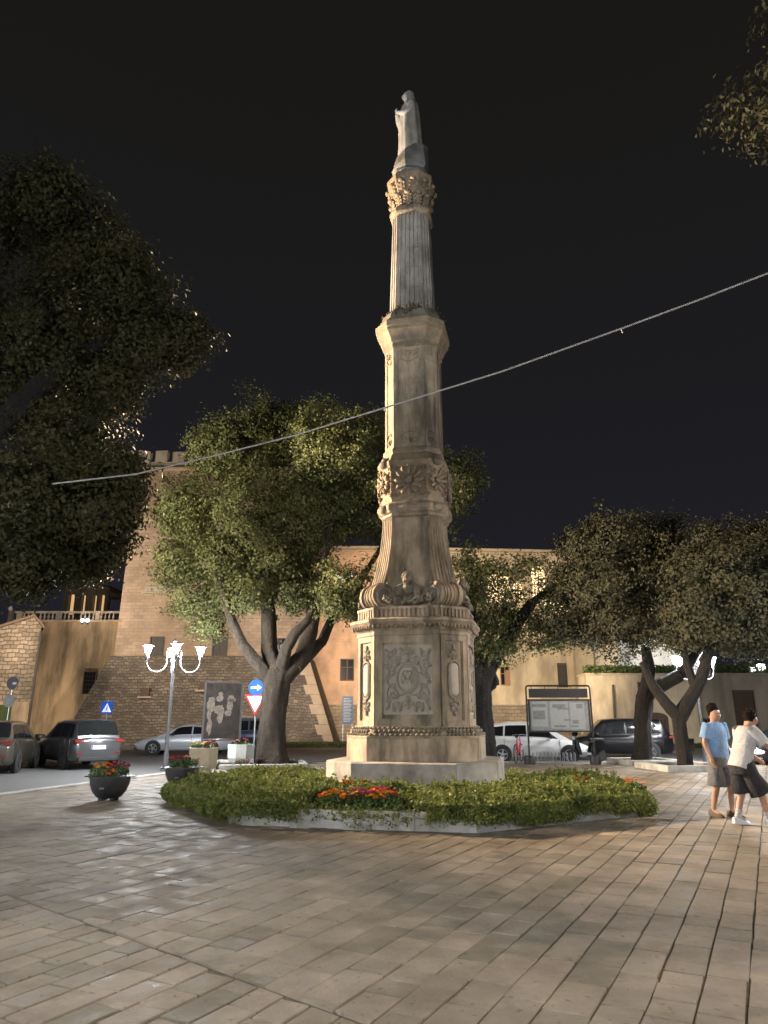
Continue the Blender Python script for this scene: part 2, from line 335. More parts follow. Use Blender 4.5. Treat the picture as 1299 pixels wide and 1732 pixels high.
# ---------------------------------------------------------------- ground, plaza, paving
m = MB(); m.quad((-500, -300, -.13), (500, -300, -.13), (500, 900, -.13), (-500, 900, -.13))
struct(m.build('road', 'asphalt'))
EDGE = [(-22, -30), (-15.5, -2), (-12, 8), (-8.6, 16.9), (-6.9, 22.9), (-4.9, 27.0), (-2, 28.7), (6, 29.2), (14, 28.8), (45, 27)]
PLZ = EDGE + [(45, -30)]
m = MB(); m.prism(PLZ, -.15, -.016); plaza = struct(m.build('plaza', 'mortar'))

def inside(x, y, marg=0.0):
    c = False; n = len(PLZ); dmin = 1e9
    for i in range(n):
        x1, y1 = PLZ[i]; x2, y2 = PLZ[(i + 1) % n]
        if (y1 > y) != (y2 > y) and x < (x2 - x1) * (y - y1) / (y2 - y1) + x1: c = not c
        dx, dy = x2 - x1, y2 - y1; t = max(0, min(1, ((x - x1) * dx + (y - y1) * dy) / (dx * dx + dy * dy)))
        dmin = min(dmin, math.hypot(x - x1 - t * dx, y - y1 - t * dy))
    return c and dmin > marg
def clip(poly, nx, ny, d):                    # keep points with n.p >= d
    out = []
    for i in range(len(poly)):
        p, q = poly[i], poly[(i + 1) % len(poly)]
        a = nx * p[0] + ny * p[1] - d; b = nx * q[0] + ny * q[1] - d
        if a >= 0: out.append(p)
        if (a >= 0) != (b >= 0):
            t = a / (a - b); out.append((p[0] + t * (q[0] - p[0]), p[1] + t * (q[1] - p[1])))
    return out
def area(p): return .5 * abs(sum(p[i][0] * p[(i + 1) % len(p)][1] - p[(i + 1) % len(p)][0] * p[i][1] for i in range(len(p))))
def inset(p, g):
    q = list(p); n = len(p)
    sgn = 1 if sum(p[i][0] * p[(i + 1) % n][1] - p[(i + 1) % n][0] * p[i][1] for i in range(n)) > 0 else -1
    for i in range(n):
        a, b = p[i], p[(i + 1) % n]; dx, dy = b[0] - a[0], b[1] - a[1]; l = math.hypot(dx, dy)
        if l < 1e-6: continue
        nx, ny = -dy / l * sgn, dx / l * sgn
        q = clip(q, nx, ny, nx * a[0] + ny * a[1] + g)
    return q
UA = R(27.6); UX, UY = math.sin(UA), math.cos(UA); VX, VY = math.cos(UA), -math.sin(UA)
S0, S1 = (-3.71, 7.6), (-.25, 4.63)
sl = math.hypot(S1[0] - S0[0], S1[1] - S0[1]); SNX, SNY = -(S1[1] - S0[1]) / sl, (S1[0] - S0[0]) / sl; SD = SNX * S0[0] + SNY * S0[1]
BC = Vector((.52, 15.9)); ROT = R(-12.5)
stones = []
prng = random.Random(3)
for side in (1, -1):
    v = -22.0 + (.1 if side < 0 else 0)
    while v < 22:
        wv = prng.uniform(.235, .305) if side > 0 else prng.uniform(.21, .28)
        u = -14 + prng.uniform(-.5, 0)
        while u < 34:
            lu = prng.choice((.27, .32, .36, .42, .48, .56, .64)) * prng.uniform(.9, 1.1)
            j = .006
            poly = [((u + du * lu) * UX + (v + dv * wv) * VX + prng.uniform(-j, j), (u + du * lu) * UY + (v + dv * wv) * VY + prng.uniform(-j, j)) for du, dv in ((0, 0), (0, 1), (1, 1), (1, 0))]
            u += lu
            cx = sum(p[0] for p in poly) / 4; cyy = sum(p[1] for p in poly) / 4
            if cyy < 1.2 or abs(cx) > 3.5 + .62 * cyy or math.hypot(cx - BC.x, cyy - BC.y) < 4.4: continue
            s_ = SNX * cx + SNY * cyy - SD
            if abs(s_) < 1.0:
                poly = clip(poly, SNX * side, SNY * side, SD * side + .011)
                if len(poly) < 3: continue
            elif s_ * side < 0: continue
            if not all(inside(*p, marg=.34) for p in poly): continue
            p = inset(poly, prng.uniform(.004, .010) if side > 0 else prng.uniform(.008, .016))
            if len(p) < 3 or area(p) < .006: continue
            stones.append((cyy, cx, p))
        v += wv
def stone_geo(p, c0):
    n = len(p); h = prng.uniform(-.003, .003); tx, ty = prng.uniform(-.006, .006), prng.uniform(-.006, .006)
    q = inset(p, .0045)
    if len(q) != n: q = [(c0[0] + (x - c0[0]) * .95, c0[1] + (y - c0[1]) * .95) for x, y in p]
    zz = lambda x, y, k: k + h + tx * (x - c0[0]) + ty * (y - c0[1])
    vs = [(x, y, -.0155) for x, y in p] + [(x, y, zz(x, y, -.003)) for x, y in p] + [(x, y, zz(x, y, 0)) for x, y in q]
    fs = []
    for k in (0, 1):
        for i in range(n): fs.append((k * n + i, k * n + (i + 1) % n, (k + 1) * n + (i + 1) % n, (k + 1) * n + i))
    fs.append(tuple(range(2 * n, 3 * n)))
    return vs, fs
def in_view(x, y): return y > 4.3 and abs(x) < .545 * y + .25
def px_size(s): return area(s[2]) * H_CAM / s[0] ** 3
vis = sorted([s for s in stones if in_view(s[1], s[0])], key=px_size, reverse=True)
near = set(id(s) for s in vis[:300])
rest_v, rest_f, rest_t = [], [], []
for s in stones:
    cyy, cx, p = s
    sg = sum(p[i][0] * p[(i + 1) % len(p)][1] - p[(i + 1) % len(p)][0] * p[i][1] for i in range(len(p)))
    if sg < 0: p = p[::-1]
    tv = min(1, max(0, prng.gauss(.5, .24)))
    if id(s) in near:
        vs, fs = stone_geo([(x - cx, y - cyy) for x, y in p], (0, 0))
        me = bpy.data.meshes.new('paving_stone'); me.from_pydata(vs, [], fs); me.materials.append(MATS['paver'])
        a = me.attributes.new('tint', 'FLOAT', 'POINT'); a.data.foreach_set('value', [tv] * len(vs))
        o = bpy.data.objects.new('paving_stone', me); col.objects.link(o); o.parent = plaza; o.location = (cx, cyy, 0)
    else:
        vs, fs = stone_geo(p, (cx, cyy)); k = len(rest_v)
        rest_v += vs; rest_f += [tuple(i + k for i in f) for f in fs]; rest_t += [tv] * len(vs)
me = bpy.data.meshes.new('paving_stones'); me.from_pydata(rest_v, [], rest_f); me.materials.append(MATS['paver'])
a = me.attributes.new('tint', 'FLOAT', 'POINT'); a.data.foreach_set('value', rest_t)
o = bpy.data.objects.new('paving_stones', me); col.objects.link(o); o.parent = plaza; o['kind'] = 'stuff'
# kerb of the plaza: stones laid end to end along its edge
kerb_me = None
for i in range(1, len(EDGE) - 1):
    a, b = Vector(EDGE[i]), Vector(EDGE[i + 1]); d = b - a; L_ = d.length; n = max(1, round(L_ / 1.1)); d.normalize(); nr = Vector((d.y, -d.x))
    for k in range(n):
        if a.y + d.y * L_ * k / n < 3 or (a.x + d.x * L_ * k / n) > 18: continue
        c = a + d * (L_ * (k + .5) / n) + nr * .16
        mm = MB(); mm.box((0, 0, -.07), (L_ / n - .012, .30, .155), bev=.012)
        o = mm.build('kerb_stone', 'kerb', plaza, M=T(c.x, c.y, 0) @ RZ(math.atan2(d.y, d.x)))
# ---------------------------------------------------------------- castle and neighbouring buildings
def window(parent, cx, z0, w, h, Y, m_frame='shutter_grey', kind='shutter', depth=.25):
    """window set into a wall facing -Y at depth Y: reveal, leaf or panes, sill"""
    f = MB(); t = .07
    f.box((cx - w / 2 - t / 2, Y - .03, z0 + h / 2), (t, .12, h + 2 * t)); f.box((cx + w / 2 + t / 2, Y - .03, z0 + h / 2), (t, .12, h + 2 * t))
    f.box((cx, Y - .031, z0 + h + t / 2), (w, .12, t)); f.box((cx, Y - .05, z0 - t / 2), (w + .02, .18, t * .96))
    o = f.build('window', m_frame, parent)
    if kind == 'shutter':
        for s in (-1, 1):
            g = MB(); g.box((cx + s * w / 4, Y - .004, z0 + h / 2), (w / 2 - .015, .05, h - .02))
            for k in range(int(h / .16)): g.box((cx + s * w / 4, Y - .035, z0 + .1 + k * .16), (w / 2 - .1, .02, .09))
            g.build('shutter', m_frame, o)
    else:
        g = MB(); g.box((cx, Y - .002, z0 + h / 2), (w, .03, h)); g.build('pane', 'pane', o)
        b = MB()
        if kind == 'grille':
            for k in range(1, 4): b.tube([(cx - w / 2 + w * k / 4, Y - .06, z0), (cx - w / 2 + w * k / 4, Y - .06, z0 + h)], .018, 6)
            for k in range(1, 5): b.tube([(cx - w / 2, Y - .065, z0 + h * k / 5), (cx + w / 2, Y - .065, z0 + h * k / 5)], .018, 6)
            b.build('grille', 'iron', o)
        else:
            b.box((cx, Y - .035, z0 + h / 2), (.08, .05, h)); b.box((cx, Y - .034, z0 + h * .62), (w - .004, .04, .05)); b.build('glazing_bar', m_frame, o)
    return o

# great tower
tw = empty('castle_tower', (-12.6, 58, -.13), 0, 'tall square tan brick keep with battlements on a dark stone scarp', 'tower')
tw0 = Matrix.Translation((12.6, -58, .13))
def tbuild(mb, name, m, parent=None, smooth=0):
    o = mb.build(name, m, parent or tw, smooth)
    if parent is None: o.matrix_local = tw0
    return o
X0, X1, YF, YB, ZS, ZT = -19.4, -5.7, 52.0, 66.0, 5.9, 20.1
m = MB(); m.loft([[(X0 - .05, YF - .05, ZS - .2), (X1 + .05, YF - .05, ZS - .2), (X1 + .05, YB, ZS - .2), (X0 - .05, YB, ZS - .2)], [(X0 + .25, YF + .25, ZT), (X1 - .25, YF + .25, ZT), (X1 - .25, YB, ZT), (X0 + .25, YB, ZT)]])
tower_wall = tbuild(m, 'wall', 'tower_brick')
m = MB(); m.loft([[(X0 - 2.3, YF - 2.3, -.2), (X1 + 2.4, YF - 2.3, -.2), (X1 + 2.4, YB, -.2), (X0 - 2.3, YB, -.2)], [(X0 - .25, YF - .25, ZS), (X1 + .25, YF - .25, ZS), (X1 + .25, YB, ZS), (X0 - .25, YB, ZS)]])
scarp = tbuild(m, 'scarp', 'scarp_stone')
for k in range(9):                             # dressed corner blocks on the scarp's right edge
    f0, f1 = k / 9, (k + 1) / 9; z0, z1 = -.13 + f0 * 6, -.13 + f1 * 6 - .02
    def cp(f, dx, dy): return (X1 + 2.4 - 2.15 * f + dx, YF - 2.3 + 2.05 * f + dy)
    wd = .95 if k % 2 else .65
    mm = MB(); mm.loft([[(cp(f, .03, -.03)[0] - wd, cp(f, 0, -.03)[1], z), (cp(f, .03, 0)[0], cp(f, 0, -.03)[1], z), (cp(f, .03, 0)[0], cp(f, 0, .5)[1], z), (cp(f, .03, 0)[0] - wd, cp(f, 0, .5)[1], z)] for f, z in ((f0, z0), (f1, z1))])
    tbuild(mm, 'corner_block', 'ashlar', scarp).matrix_parent_inverse = Matrix()
m = MB(); m.box(((X0 + X1) / 2, YF + .1, ZT + .12), (X1 - X0 - .1, .5, .22), bev=.03); m.box((X0 + .12, (YF + YB) / 2 + .2, ZT + .12), (.5, YB - YF - .5, .22)); tbuild(m, 'string_course', 'ashlar')
m = MB(); m.box(((X0 + X1) / 2, YF + .45, ZT + .48), (X1 - X0 - .4, .6, .5)); m.box((X0 + .5, (YF + YB) / 2, ZT + .48), (.6, YB - YF - 2, .5)); tbuild(m, 'parapet', 'merlon_stone')
nmer = 10; stp = (X1 - X0 - .4) / nmer
mer = None
for k in range(nmer):
    mm = MB(); hh = 1.0 * random.uniform(.9, 1.06)
    mm.loft([[(-.45 - j, -.3, 0), (.45 + j, -.3, 0), (.45 + j, .3, 0), (-.45 - j, .3, 0)] if z == 0 else [(-.45 + random.uniform(-.05, .05), -.3, z + random.uniform(-.06, .06)), (.45, -.3, z + random.uniform(-.08, .04)), (.45, .3, z), (-.45, .3, z)] for z, j in ((0, 0), (hh, 0))])
    o = mm.build('merlon', 'merlon_stone', tw); o.matrix_local = tw0 @ T(X0 + .65 + stp * k, YF + .45, ZT + .72)
for k in range(9):
    mm = MB(); mm.box((0, 0, .5), (.6, .9, 1.0), bev=.04); o = mm.build('merlon', 'merlon_stone', tw); o.matrix_local = tw0 @ T(X0 + .5, YF + 1.9 + k * 1.4, ZT + .72)
for px, py, w_, h_ in ((265, 1098, .85, 1.95), (372, 1098, .95, 1.95)):
    p = at(px, py, YF); window(tower_wall, p.x, p.z - h_ / 2 - .15, w_, h_, YF - .045)
m = MB(); p = at(282, 996, YF); m.box((p.x, YF + .05, p.z), (3.2, .25, .5), bev=.05); m.box((p.x, YF - .05, p.z - .32), (3.5, .4, .12)); tbuild(m, 'stone_tablet', 'merlon_stone', tower_wall)
for px, py in ((248, 1171), (345, 1160)):
    p = at(px, py, 50.9); mm = MB(); mm.box((p.x, 51.0, p.z), (.5, .75, .55)); tbuild(mm, 'loophole', 'wood_dark', scarp)
    mm = MB(); mm.box((p.x, 50.6, p.z - .34), (.95, .35, .12), bev=.02); tbuild(mm, 'loophole_sill', 'ashlar', scarp)

# salmon block right of the tower, then the cream palace wall
def wall_block(name, label, x0, x1, y0, y1, z1, m_wall, base_h, m_base, yaw=0.0):
    rt = empty(name, (x0, y0, -.13), yaw, label, 'building')
    b = MB(); b.box(((x1 - x0) / 2, (y1 - y0) / 2, z1 / 2), (x1 - x0, y1 - y0, z1 + .1)); wl_ = b.build('wall', m_wall, rt)
    if base_h:
        b = MB(); b.loft([[(-.02, -.16, -.1), (x1 - x0, -.16, -.1), (x1 - x0, .3, -.1), (-.02, .3, -.1)], [(-.02, -.08, base_h), (x1 - x0, -.08, base_h), (x1 - x0, .3, base_h), (-.02, .3, base_h)]]); b.build('stone_base', m_base, rt)
    b = MB(); b.box(((x1 - x0) / 2, .05, z1 + .02), (x1 - x0 + .1, .7, .22), bev=.04); b.box(((x1 - x0) / 2, .12, z1 - .24), (x1 - x0 + .04, .5, .16)); b.build('cornice', 'ashlar', rt)
    return rt, wl_
SY = 57.0
sb, sbw = wall_block('palace_block', 'salmon plastered castle block with one small dark window', X1 - .1, 3.6, SY, 70, 15.2, 'plaster_salmon', 2.75, 'base_stone')
p = at(587, 1150, SY); window(sbw, p.x - X1 + .1, p.z + .13, .95, 1.55, 0, 'wood_dark', 'casement')
p = at(577, 1100, SY); m = MB(); m.box((p.x - X1 + .1, -.03, p.z + .13), (1.6, .1, 1.35), bev=.02); m.build('wall_tablet', 'plaster_salmon', sbw)
p = at(582, 990, SY); m = MB(); m.box((p.x - X1 + .1, -.02, p.z + .1), (1.5, .08, 2.0)); o = m.build('window', 'wall_glow_patch', sbw)  # bright wall patch behind the leaves, given its own glow and bars
m = MB()
for s in (-.75, 0, .75): m.box((p.x - X1 + .1 + s, -.07, p.z + .1), (.09, .06, 2.05))
m.build('patch_bars', 'wood_dark', o)
cw, cww = wall_block('palace_wing', 'high cream plastered castle wing with two narrow shutters and glowing upper windows', 3.6, 19.0, SY + .02, 72, 15.1, 'plaster_cream', 2.75, 'base_stone', R(0))
cw.rotation_euler.z = R(5)
def cwx(px, py):
    r = ray(px, py); a = R(5); p0 = Vector((3.6, SY)); d = Vector((math.cos(a), math.sin(a)))
    # intersect the ray's plan with the wall line
    den = r.x * d.y - r.y * d.x; t = (p0.x * d.y - p0.y * d.x) / den
    q = Vector((r.x * t, r.y * t)); return (q - p0).dot(d), H_CAM + r.z * t
for px, py, w_, h_, kd, mf in ((854, 1143, .65, 1.35, 'casement', 'wood_brown'), (951, 1142, .6, 1.75, 'shutter', 'shutter_grey')):
    x, z = cwx(px, py); window(cww, x, z - h_ / 2 + .13, w_, h_, 0, mf, kd)
x, z = cwx(856.5, 1146)
m = MB(); m.box((x + .12, -.05, z + .1), (.36, .05, 1.2)); m.build('shutter', 'wood_brown', cww)
for px, py, w_, h_ in ((842, 992, 2.0, 2.6), (911, 990, 1.1, 3.2), (942, 1025, 1.3, 1.3), (876, 1000, .8, 1.4)):
    x, z = cwx(px, py); m = MB()
    pts = [(x - w_ / 2, z - h_ / 2), (x + w_ / 2, z - h_ / 2)] + [(x + w_ / 2 * math.cos(R(a)), z + h_ / 2 - w_ / 2 + w_ / 2 * math.sin(R(a))) for a in range(0, 181, 20)]
    m.loft([[(a, -.03, b + .13) for a, b in pts], [(a, .05, b + .13) for a, b in pts]]); o = m.build('window', 'lit_window', cww)
    m = MB(); m.box((x, -.06, z + .1), (.08, .04, h_ - .1)); m.box((x, -.065, z + .2), (w_ - .05, .04, .07)); m.build('glazing_bar', 'wood_dark', o)
m = MB(); x, z = cwx(985, 1120); m.box((x, -.25, 4.6), (1.5, .6, 9.2), bev=.05); m.build('buttress', 'plaster_cream', cww)

# stained wall with balustrade left of the tower
bw = empty('terrace_wall', (-29, 56, -.13), 0, 'high stained ochre wall topped by a stone balustrade', 'wall')
m = MB(); m.loft([[(0, -.5, 0), (9.7, -.5, 0), (9.7, 3, 0), (0, 3, 0)], [(0, 0, 9.0), (9.7, 0, 9.0), (9.7, 3, 9.0), (0, 3, 9.0)]]); bww = m.build('wall', 'plaster_stained', bw)
m = MB(); m.box((4.8, .1, 9.08), (9.8, .5, .16), bev=.02); m.build('ledge', 'ashlar', bw)
m = MB(); m.box((4.8, .1, 9.78), (9.8, .34, .16), bev=.02); m.build('handrail', 'merlon_stone', bw)
bal = None
for k in range(30):
    if k % 10 == 4: continue
    if bal is None:
        m = MB(); m.lathe([(.08, 0), (.08, .06), (.05, .1), (.10, .24), (.05, .42), (.05, .5), (.08, .54)], 8); o = m.build('baluster', 'merlon_stone', bw, 60); bal = o.data
    else:
        o = bpy.data.objects.new('baluster', bal); col.objects.link(o); o.parent = bw
    o.location = (.3 + k * .32, .1, 9.16)
for k in range(4):
    m = MB(); m.box((.25 + k * 3.1, .1, 9.43), (.35, .32, .54)); m.build('balustrade_post', 'merlon_stone', bw)
p = at(152, 1153, 55.7); window(bww, p.x + 29, p.z - .75, .85, 1.6, -.34, 'wood_dark', 'grille')
for px, lbl in ((132, 'small white spot lamp glowing between the balusters below the widest lit arch'), (141, 'small white spot lamp on the balustrade, nearer the keep than its twin')):
    p = at(px, 1047, 55); m = MB(); m.ell((p.x, 55.8, p.z), (.16, .12, .14), 10, 6); o = m.build('terrace_lamp', 'terrace_light'); tag(o, lbl, 'lamp', 'balustrade lamps')
    m = MB(); m.box((p.x, 55.86, p.z - .2), (.12, .12, .2)); q = m.build('bracket', 'iron', o)

# far loggia with four lit arches
p0, p1 = at(105, 1030, 80), at(186, 992, 80)
bf = empty('bell_loggia', (p0.x, 80, -.13), 0, 'dim brick loggia with four warmly lit arches rising behind the balustrade', 'building')
W_, H0, H1 = p1.x - p0.x, p0.z - .5, p1.z
m = MB(); m.box((W_ / 2, 3, H0 / 2), (W_, 6, H0)); m.box((W_ / 2, 3, H1 - .15), (W_, 6, .5)); m.build('wall', 'plaster_grey', bf)
cxs = [at(px, 1020, 80).x - p0.x for px in (119.5, 140, 159, 171.5)]; ws = [.75, .55, .5, .6]
ed = [0] + [v for c, w_ in zip(cxs, ws) for v in (c - w_ / 2, c + w_ / 2)] + [W_]
for k in range(0, len(ed), 2):
    mm = MB(); mm.box(((ed[k] + ed[k + 1]) / 2, .3, (H0 + H1 - .4) / 2), (ed[k + 1] - ed[k], .6, H1 - .4 - H0)); mm.build('pier', 'plaster_grey', bf)
for c, w_ in zip(cxs, ws):
    mm = MB(); zt = H1 - .75; pts = [(c - w_ / 2, H1 - .4), (c - w_ / 2, zt)] + [(c - w_ / 2 * math.cos(R(a)), zt - .3 + w_ / 2 * math.sin(R(a)) + .0) for a in range(0, 181, 30)] + [(c + w_ / 2, zt), (c + w_ / 2, H1 - .4)]
    mm.loft([[(a, .02, b) for a, b in pts], [(a, .58, b) for a, b in pts]]); mm.build('arch', 'plaster_grey', bf)
    mm = MB(); mm.box((c, .9, (H0 + H1 - .5) / 2), (w_ * .98, .06, H1 - .6 - H0)); mm.build('lit_interior', 'lit_arch', bf)
m = MB(); m.loft([[(-.3, -.3, H1 + .1), (W_ + .3, -.3, H1 + .1), (W_ + .3, 6.3, H1 + .1), (-.3, 6.3, H1 + .1)], [(W_ / 2 - .6, 2.6, H1 + .75), (W_ / 2 + .6, 2.6, H1 + .75), (W_ / 2 + .6, 3.4, H1 + .75), (W_ / 2 - .6, 3.4, H1 + .75)]]); m.build('roof', 'roof_tile', bf)

# rough stone house at the far left
gh = empty('stone_house', (-26, 43, -.13), 0, 'rough rubble stone house with a sloping roof edge and a rendered foot', 'house')
pr, pe = at(58, 1040, 43), at(71, 1056, 43)
m = MB(); xr = pr.x + 26; xe = pe.x + 26
m.loft([[(-6, y, 0), (xe - y * .55, y, 0), (xe - y * .55, y, pe.z), (xr - y * .55, y, pr.z), (-6, y, pr.z - 3.6)] for y in (0, 9)]); m.build('wall', 'rubble', gh)
m = MB(); m.loft([[(-6, y, pr.z - 3.6), (xr - y * .55, y, pr.z + .01), (xr - y * .55, y, pr.z + .16), (-6, y, pr.z - 3.44)] for y in (-.2, 9.2)]); m.loft([[(xr - y * .55, y, pr.z + .01), (xe + .15 - y * .55, y, pe.z - .14), (xe + .15 - y * .55, y, pe.z + .02), (xr - y * .55, y, pr.z + .16)] for y in (-.2, 9.2)]); m.build('roof', 'roof_tile', gh)
m = MB(); m.box((xe - 1.0, -.03, 1.3), (1.9, .1, 2.7)); m.build('render_patch', 'plaster_stained', gh)
m = MB(); m.tube([(xe + .06, -.12, 0), (xe + .06, -.12, pe.z - .3)], .06, 8); m.build('downpipe', 'shutter_grey', gh)
m = MB(); p = at(-4, 1222, 43); m.box((p.x + 26, -.04, 1.25), (1.5, .1, 2.5)); g = m.build('door', 'hedge', gh); tag(g, 'green painted door')

# low garden wall on the right, with doors, hedge and the white house behind
GY = 46.0
pl = at(991, 1140, GY)
gw = empty('garden_wall', (pl.x, GY, -.13), 0, 'low stained cream garden wall with a dark arched doorway', 'wall')
gx = lambda px, py=1200: at(px, py, GY).x - pl.x
gz = lambda py: at(900, py, GY).z + .13
xs = gx(1180)
m = MB(); m.box((xs / 2, 1, gz(1142) / 2), (xs, 2, gz(1142))); gww = m.build('wall', 'plaster_cream', gw)
m = MB(); m.box((xs / 2, 1, gz(1142) + .06), (xs + .1, 2.2, .12)); m.build('coping', 'ashlar', gw)
dx = gx(1107); dw = 1.55; zt = gz(1205)
pts = [(dx - dw / 2, 0), (dx + dw / 2, 0)] + [(dx + dw / 2 * math.cos(R(a)), zt - .3 + .3 * math.sin(R(a))) for a in range(0, 181, 20)]
m = MB(); m.loft([[(a, -.05, b) for a, b in pts], [(a, .3, b) for a, b in pts]]); o = m.build('door', 'wood_dark', gww)
for k in range(7):
    mm = MB(); mm.box((dx - dw / 2 + .13 + k * .215, -.07, zt / 2 - .15), (.19, .04, zt - .35)); mm.build('plank', 'wood_dark', o)
window(gww, gx(1092, 1172), gz(1182), .8, .95, 0, 'wood_dark', 'casement')
pp = [(gx(1036, 1160), -.1, gz(1158)), (gx(1037), -.1, .3)]
m = MB(); m.tube(pp, .07, 8); m.build('downpipe', 'wood_dark', gw)
gd = empty('courtyard_wall', (pl.x + xs + .05, GY - .6, -.13), 0, 'grey weathered courtyard wall with a tall dark opening and hedge on top', 'wall')
m = MB(); m.box((9, 1, gz(1143) / 2), (18, 2, gz(1143))); gdw = m.build('wall', 'plaster_grey', gd)
m = MB(); m.box((9, 1, gz(1143) + .07), (18.1, 2.2, .12)); m.build('coping', 'plaster_grey', gd)
window(gdw, gx(1252, 1200) - xs - .05, gz(1226), 1.15, 2.0, 0, 'wood_dark', 'shutter')
window(gdw, gx(1178, 1228) - xs + .4, gz(1234), .35, .6, 0, 'wood_dark', 'casement')
def hedge(name, label, x0, x1, y, z, h, n):
    C = np.stack([rng.uniform(x0, x1, n), y + rng.normal(0, .35, n), z + rng.random(n) ** .8 * h * (.7 + .5 * np.sin(np.linspace(0, 1, n) * 0 + rng.random(n)))], 1)
    o = leaf_mesh(name, C, .16, 'hedge', tint=rng.random(n), up=.6); tag(o, label, 'hedge')
hedge('hedge', 'green hedge growing along the top of the cream garden wall', pl.x + .2, pl.x + 6, GY + .9, gz(1142) - .1, .6, 5000)
hedge('hedge', 'bright green hedge on the grey courtyard wall beside white lamps', pl.x + xs, pl.x + xs + 9, GY + .3, gz(1143) - .1, .65, 6000)
# white house
wh = empty('white_house', at(1000, 1215, 62), 0, 'white rendered house gable glimpsed between tree limbs above the garden wall', 'house')
wx = lambda px, py=1110: at(px, py, 62).x - wh.location.x
wz = lambda py: at(1000, py, 62).z - wh.location.z
m = MB(); m.loft([[(wx(1000), y, -2), (wx(1142, 1140), y, -2), (wx(1142, 1100), y, wz(1098)), (wx(1075, 1080), y, wz(1062)), (wx(1000), y, wz(1080))] for y in (0, 8)]); m.build('wall', 'white_plaster', wh)
m = MB(); m.loft([[(wx(1142, 1098) + .25, y, wz(1100)), (wx(1075), y, wz(1062)), (wx(1075), y, wz(1059)), (wx(1142, 1098) + .25, y, wz(1096))] for y in (-.2, 8.2)]); m.build('roof', 'roof_tile', wh)
for px, py, s in ((1283, 1129, .26), (1269, 1133, .16)):
    p = at(px, py, 46.5); m = MB(); m.box((p.x, 46.2, p.z), (s * 1.5, .3, s * 1.5), bev=.04); o = m.build('wall_floodlight', 'terrace_light'); tag(o, ('large bright' if s > .2 else 'small dimmer') + ' white floodlight box standing on the hedge-topped courtyard wall', 'lamp', 'floodlights on the courtyard wall')
    m = MB(); m.box((p.x, 46.4, p.z - s), (.08, .08, s * 1.0)); m.build('bracket', 'iron', o)
# grass strip at the castle's foot
n = 26000
C = np.stack([rng.uniform(-6.5, 20, n), rng.uniform(45.5, 49.6, n), rng.uniform(-.1, .12, n)], 1)
C = C[(C[:, 0] > 9) | (C[:, 1] > 44)]
tag(leaf_mesh('grass', C, .2, 'grass', tint=rng.random(len(C)), up=0.2, aspect=.35), 'rough grass strip along the foot of the castle', 'grass', kind='stuff')
m = MB(); m.box((7, 48.2, -.1), (29, 5.2, .12)); struct(m.build('grass_verge', 'soil'))
# low dark railing in front of the grass at the left
# ---------------------------------------------------------------- votive column
CX, CY = .79, 17.2
mon = empty('votive_column', (CX, CY, 0), ROT, 'tall carved limestone votive column with octagonal pedestal, scrolls and rosette band', 'column')
KM = .586                                     # main face width / width across flats
def octp(A, k=KM):
    h = A * k; return [(-h, -A), (h, -A), (A, -h), (A, h), (h, A), (-h, A), (-A, h), (-A, -h)]
def octloft(mb, prof, k=KM): return mb.loft([[(x, y, z) for x, y in octp(A, k)] for A, z in prof])
def facepts(A, i, k=KM):
    P = octp(A, k); a = Vector(P[i]); b = Vector(P[(i + 1) % 8]); d = (b - a); n = Vector((d.y, -d.x)).normalized(); return a, b, n
def strip(mb, i, A0, z0, A1, z1, f0, f1, pr, k=KM, sink=.02, g0=None, g1=None):
    """raised block on face i between fractions f0..f1 (g0..g1 at the top)"""
    g0 = f0 if g0 is None else g0; g1 = f1 if g1 is None else g1
    rings = []
    for A, z, a_, b_ in ((A0, z0, f0, f1), (A1, z1, g0, g1)):
        a, b, n = facepts(A, i, k); p = a + (b - a) * a_; q = a + (b - a) * b_
        rings.append([(*(p - n * sink), z), (*(p + n * pr), z), (*(q + n * pr), z), (*(q - n * sink), z)])
    mb.loft(rings)
def faceM(A, i, z, k=KM):
    """frame on face i: x along the face, y up, z out"""
    a, b, n = facepts(A, i, k); c = (a + b) / 2; d = (b - a).normalized()
    return Matrix(((d.x, 0, n.x, c.x), (d.y, 0, n.y, c.y), (0, 1, 0, z), (0, 0, 0, 1)))
def cpart(mb, name, m, smooth=28): return mb.build(name, m, mon, smooth)
def spiral(cx, cy, r, turns, a0, sgn=1, z=0, n=26, shrink=.12):
    out = []
    for i in range(n + 1):
        t = i / n; rr = r * (1 - (1 - shrink) * t); a = a0 + sgn * turns * 2 * math.pi * t
        out.append((cx + rr * math.cos(a), cy + rr * math.sin(a), z))
    return out

# stepped plinth of single blocks
for nm, A, z0, z1, mt in (('plinth_block', 1.87, -.05, .72, 'limestone_grey'), ('base_block', 1.47, .722, 1.20, 'limestone')):
    for i in range(8):                         # one block per side, mitred at the corners, joints between
        P = octp(A); a, b = Vector(P[i]), Vector(P[(i + 1) % 8]); ai, bi = a * .55, b * .55; d = (b - a).normalized() * .004
        q = [a + d, b - d, bi - d, ai + d]
        mm = MB(); mm.loft([[(*p, z0) for p in q], [(*p, z1 - .02) for p in q], [(*(q[0] * .985), z1), (*(q[1] * .985), z1), (*q[2], z1), (*q[3], z1)]])
        cpart(mm, nm, mt if i != 1 else ('limestone' if nm == 'base_block' else mt), 0)
m = MB(); octloft(m, [(1.0, .3), (1.0, 1.3)]); cpart(m, 'core', 'limestone', 0)
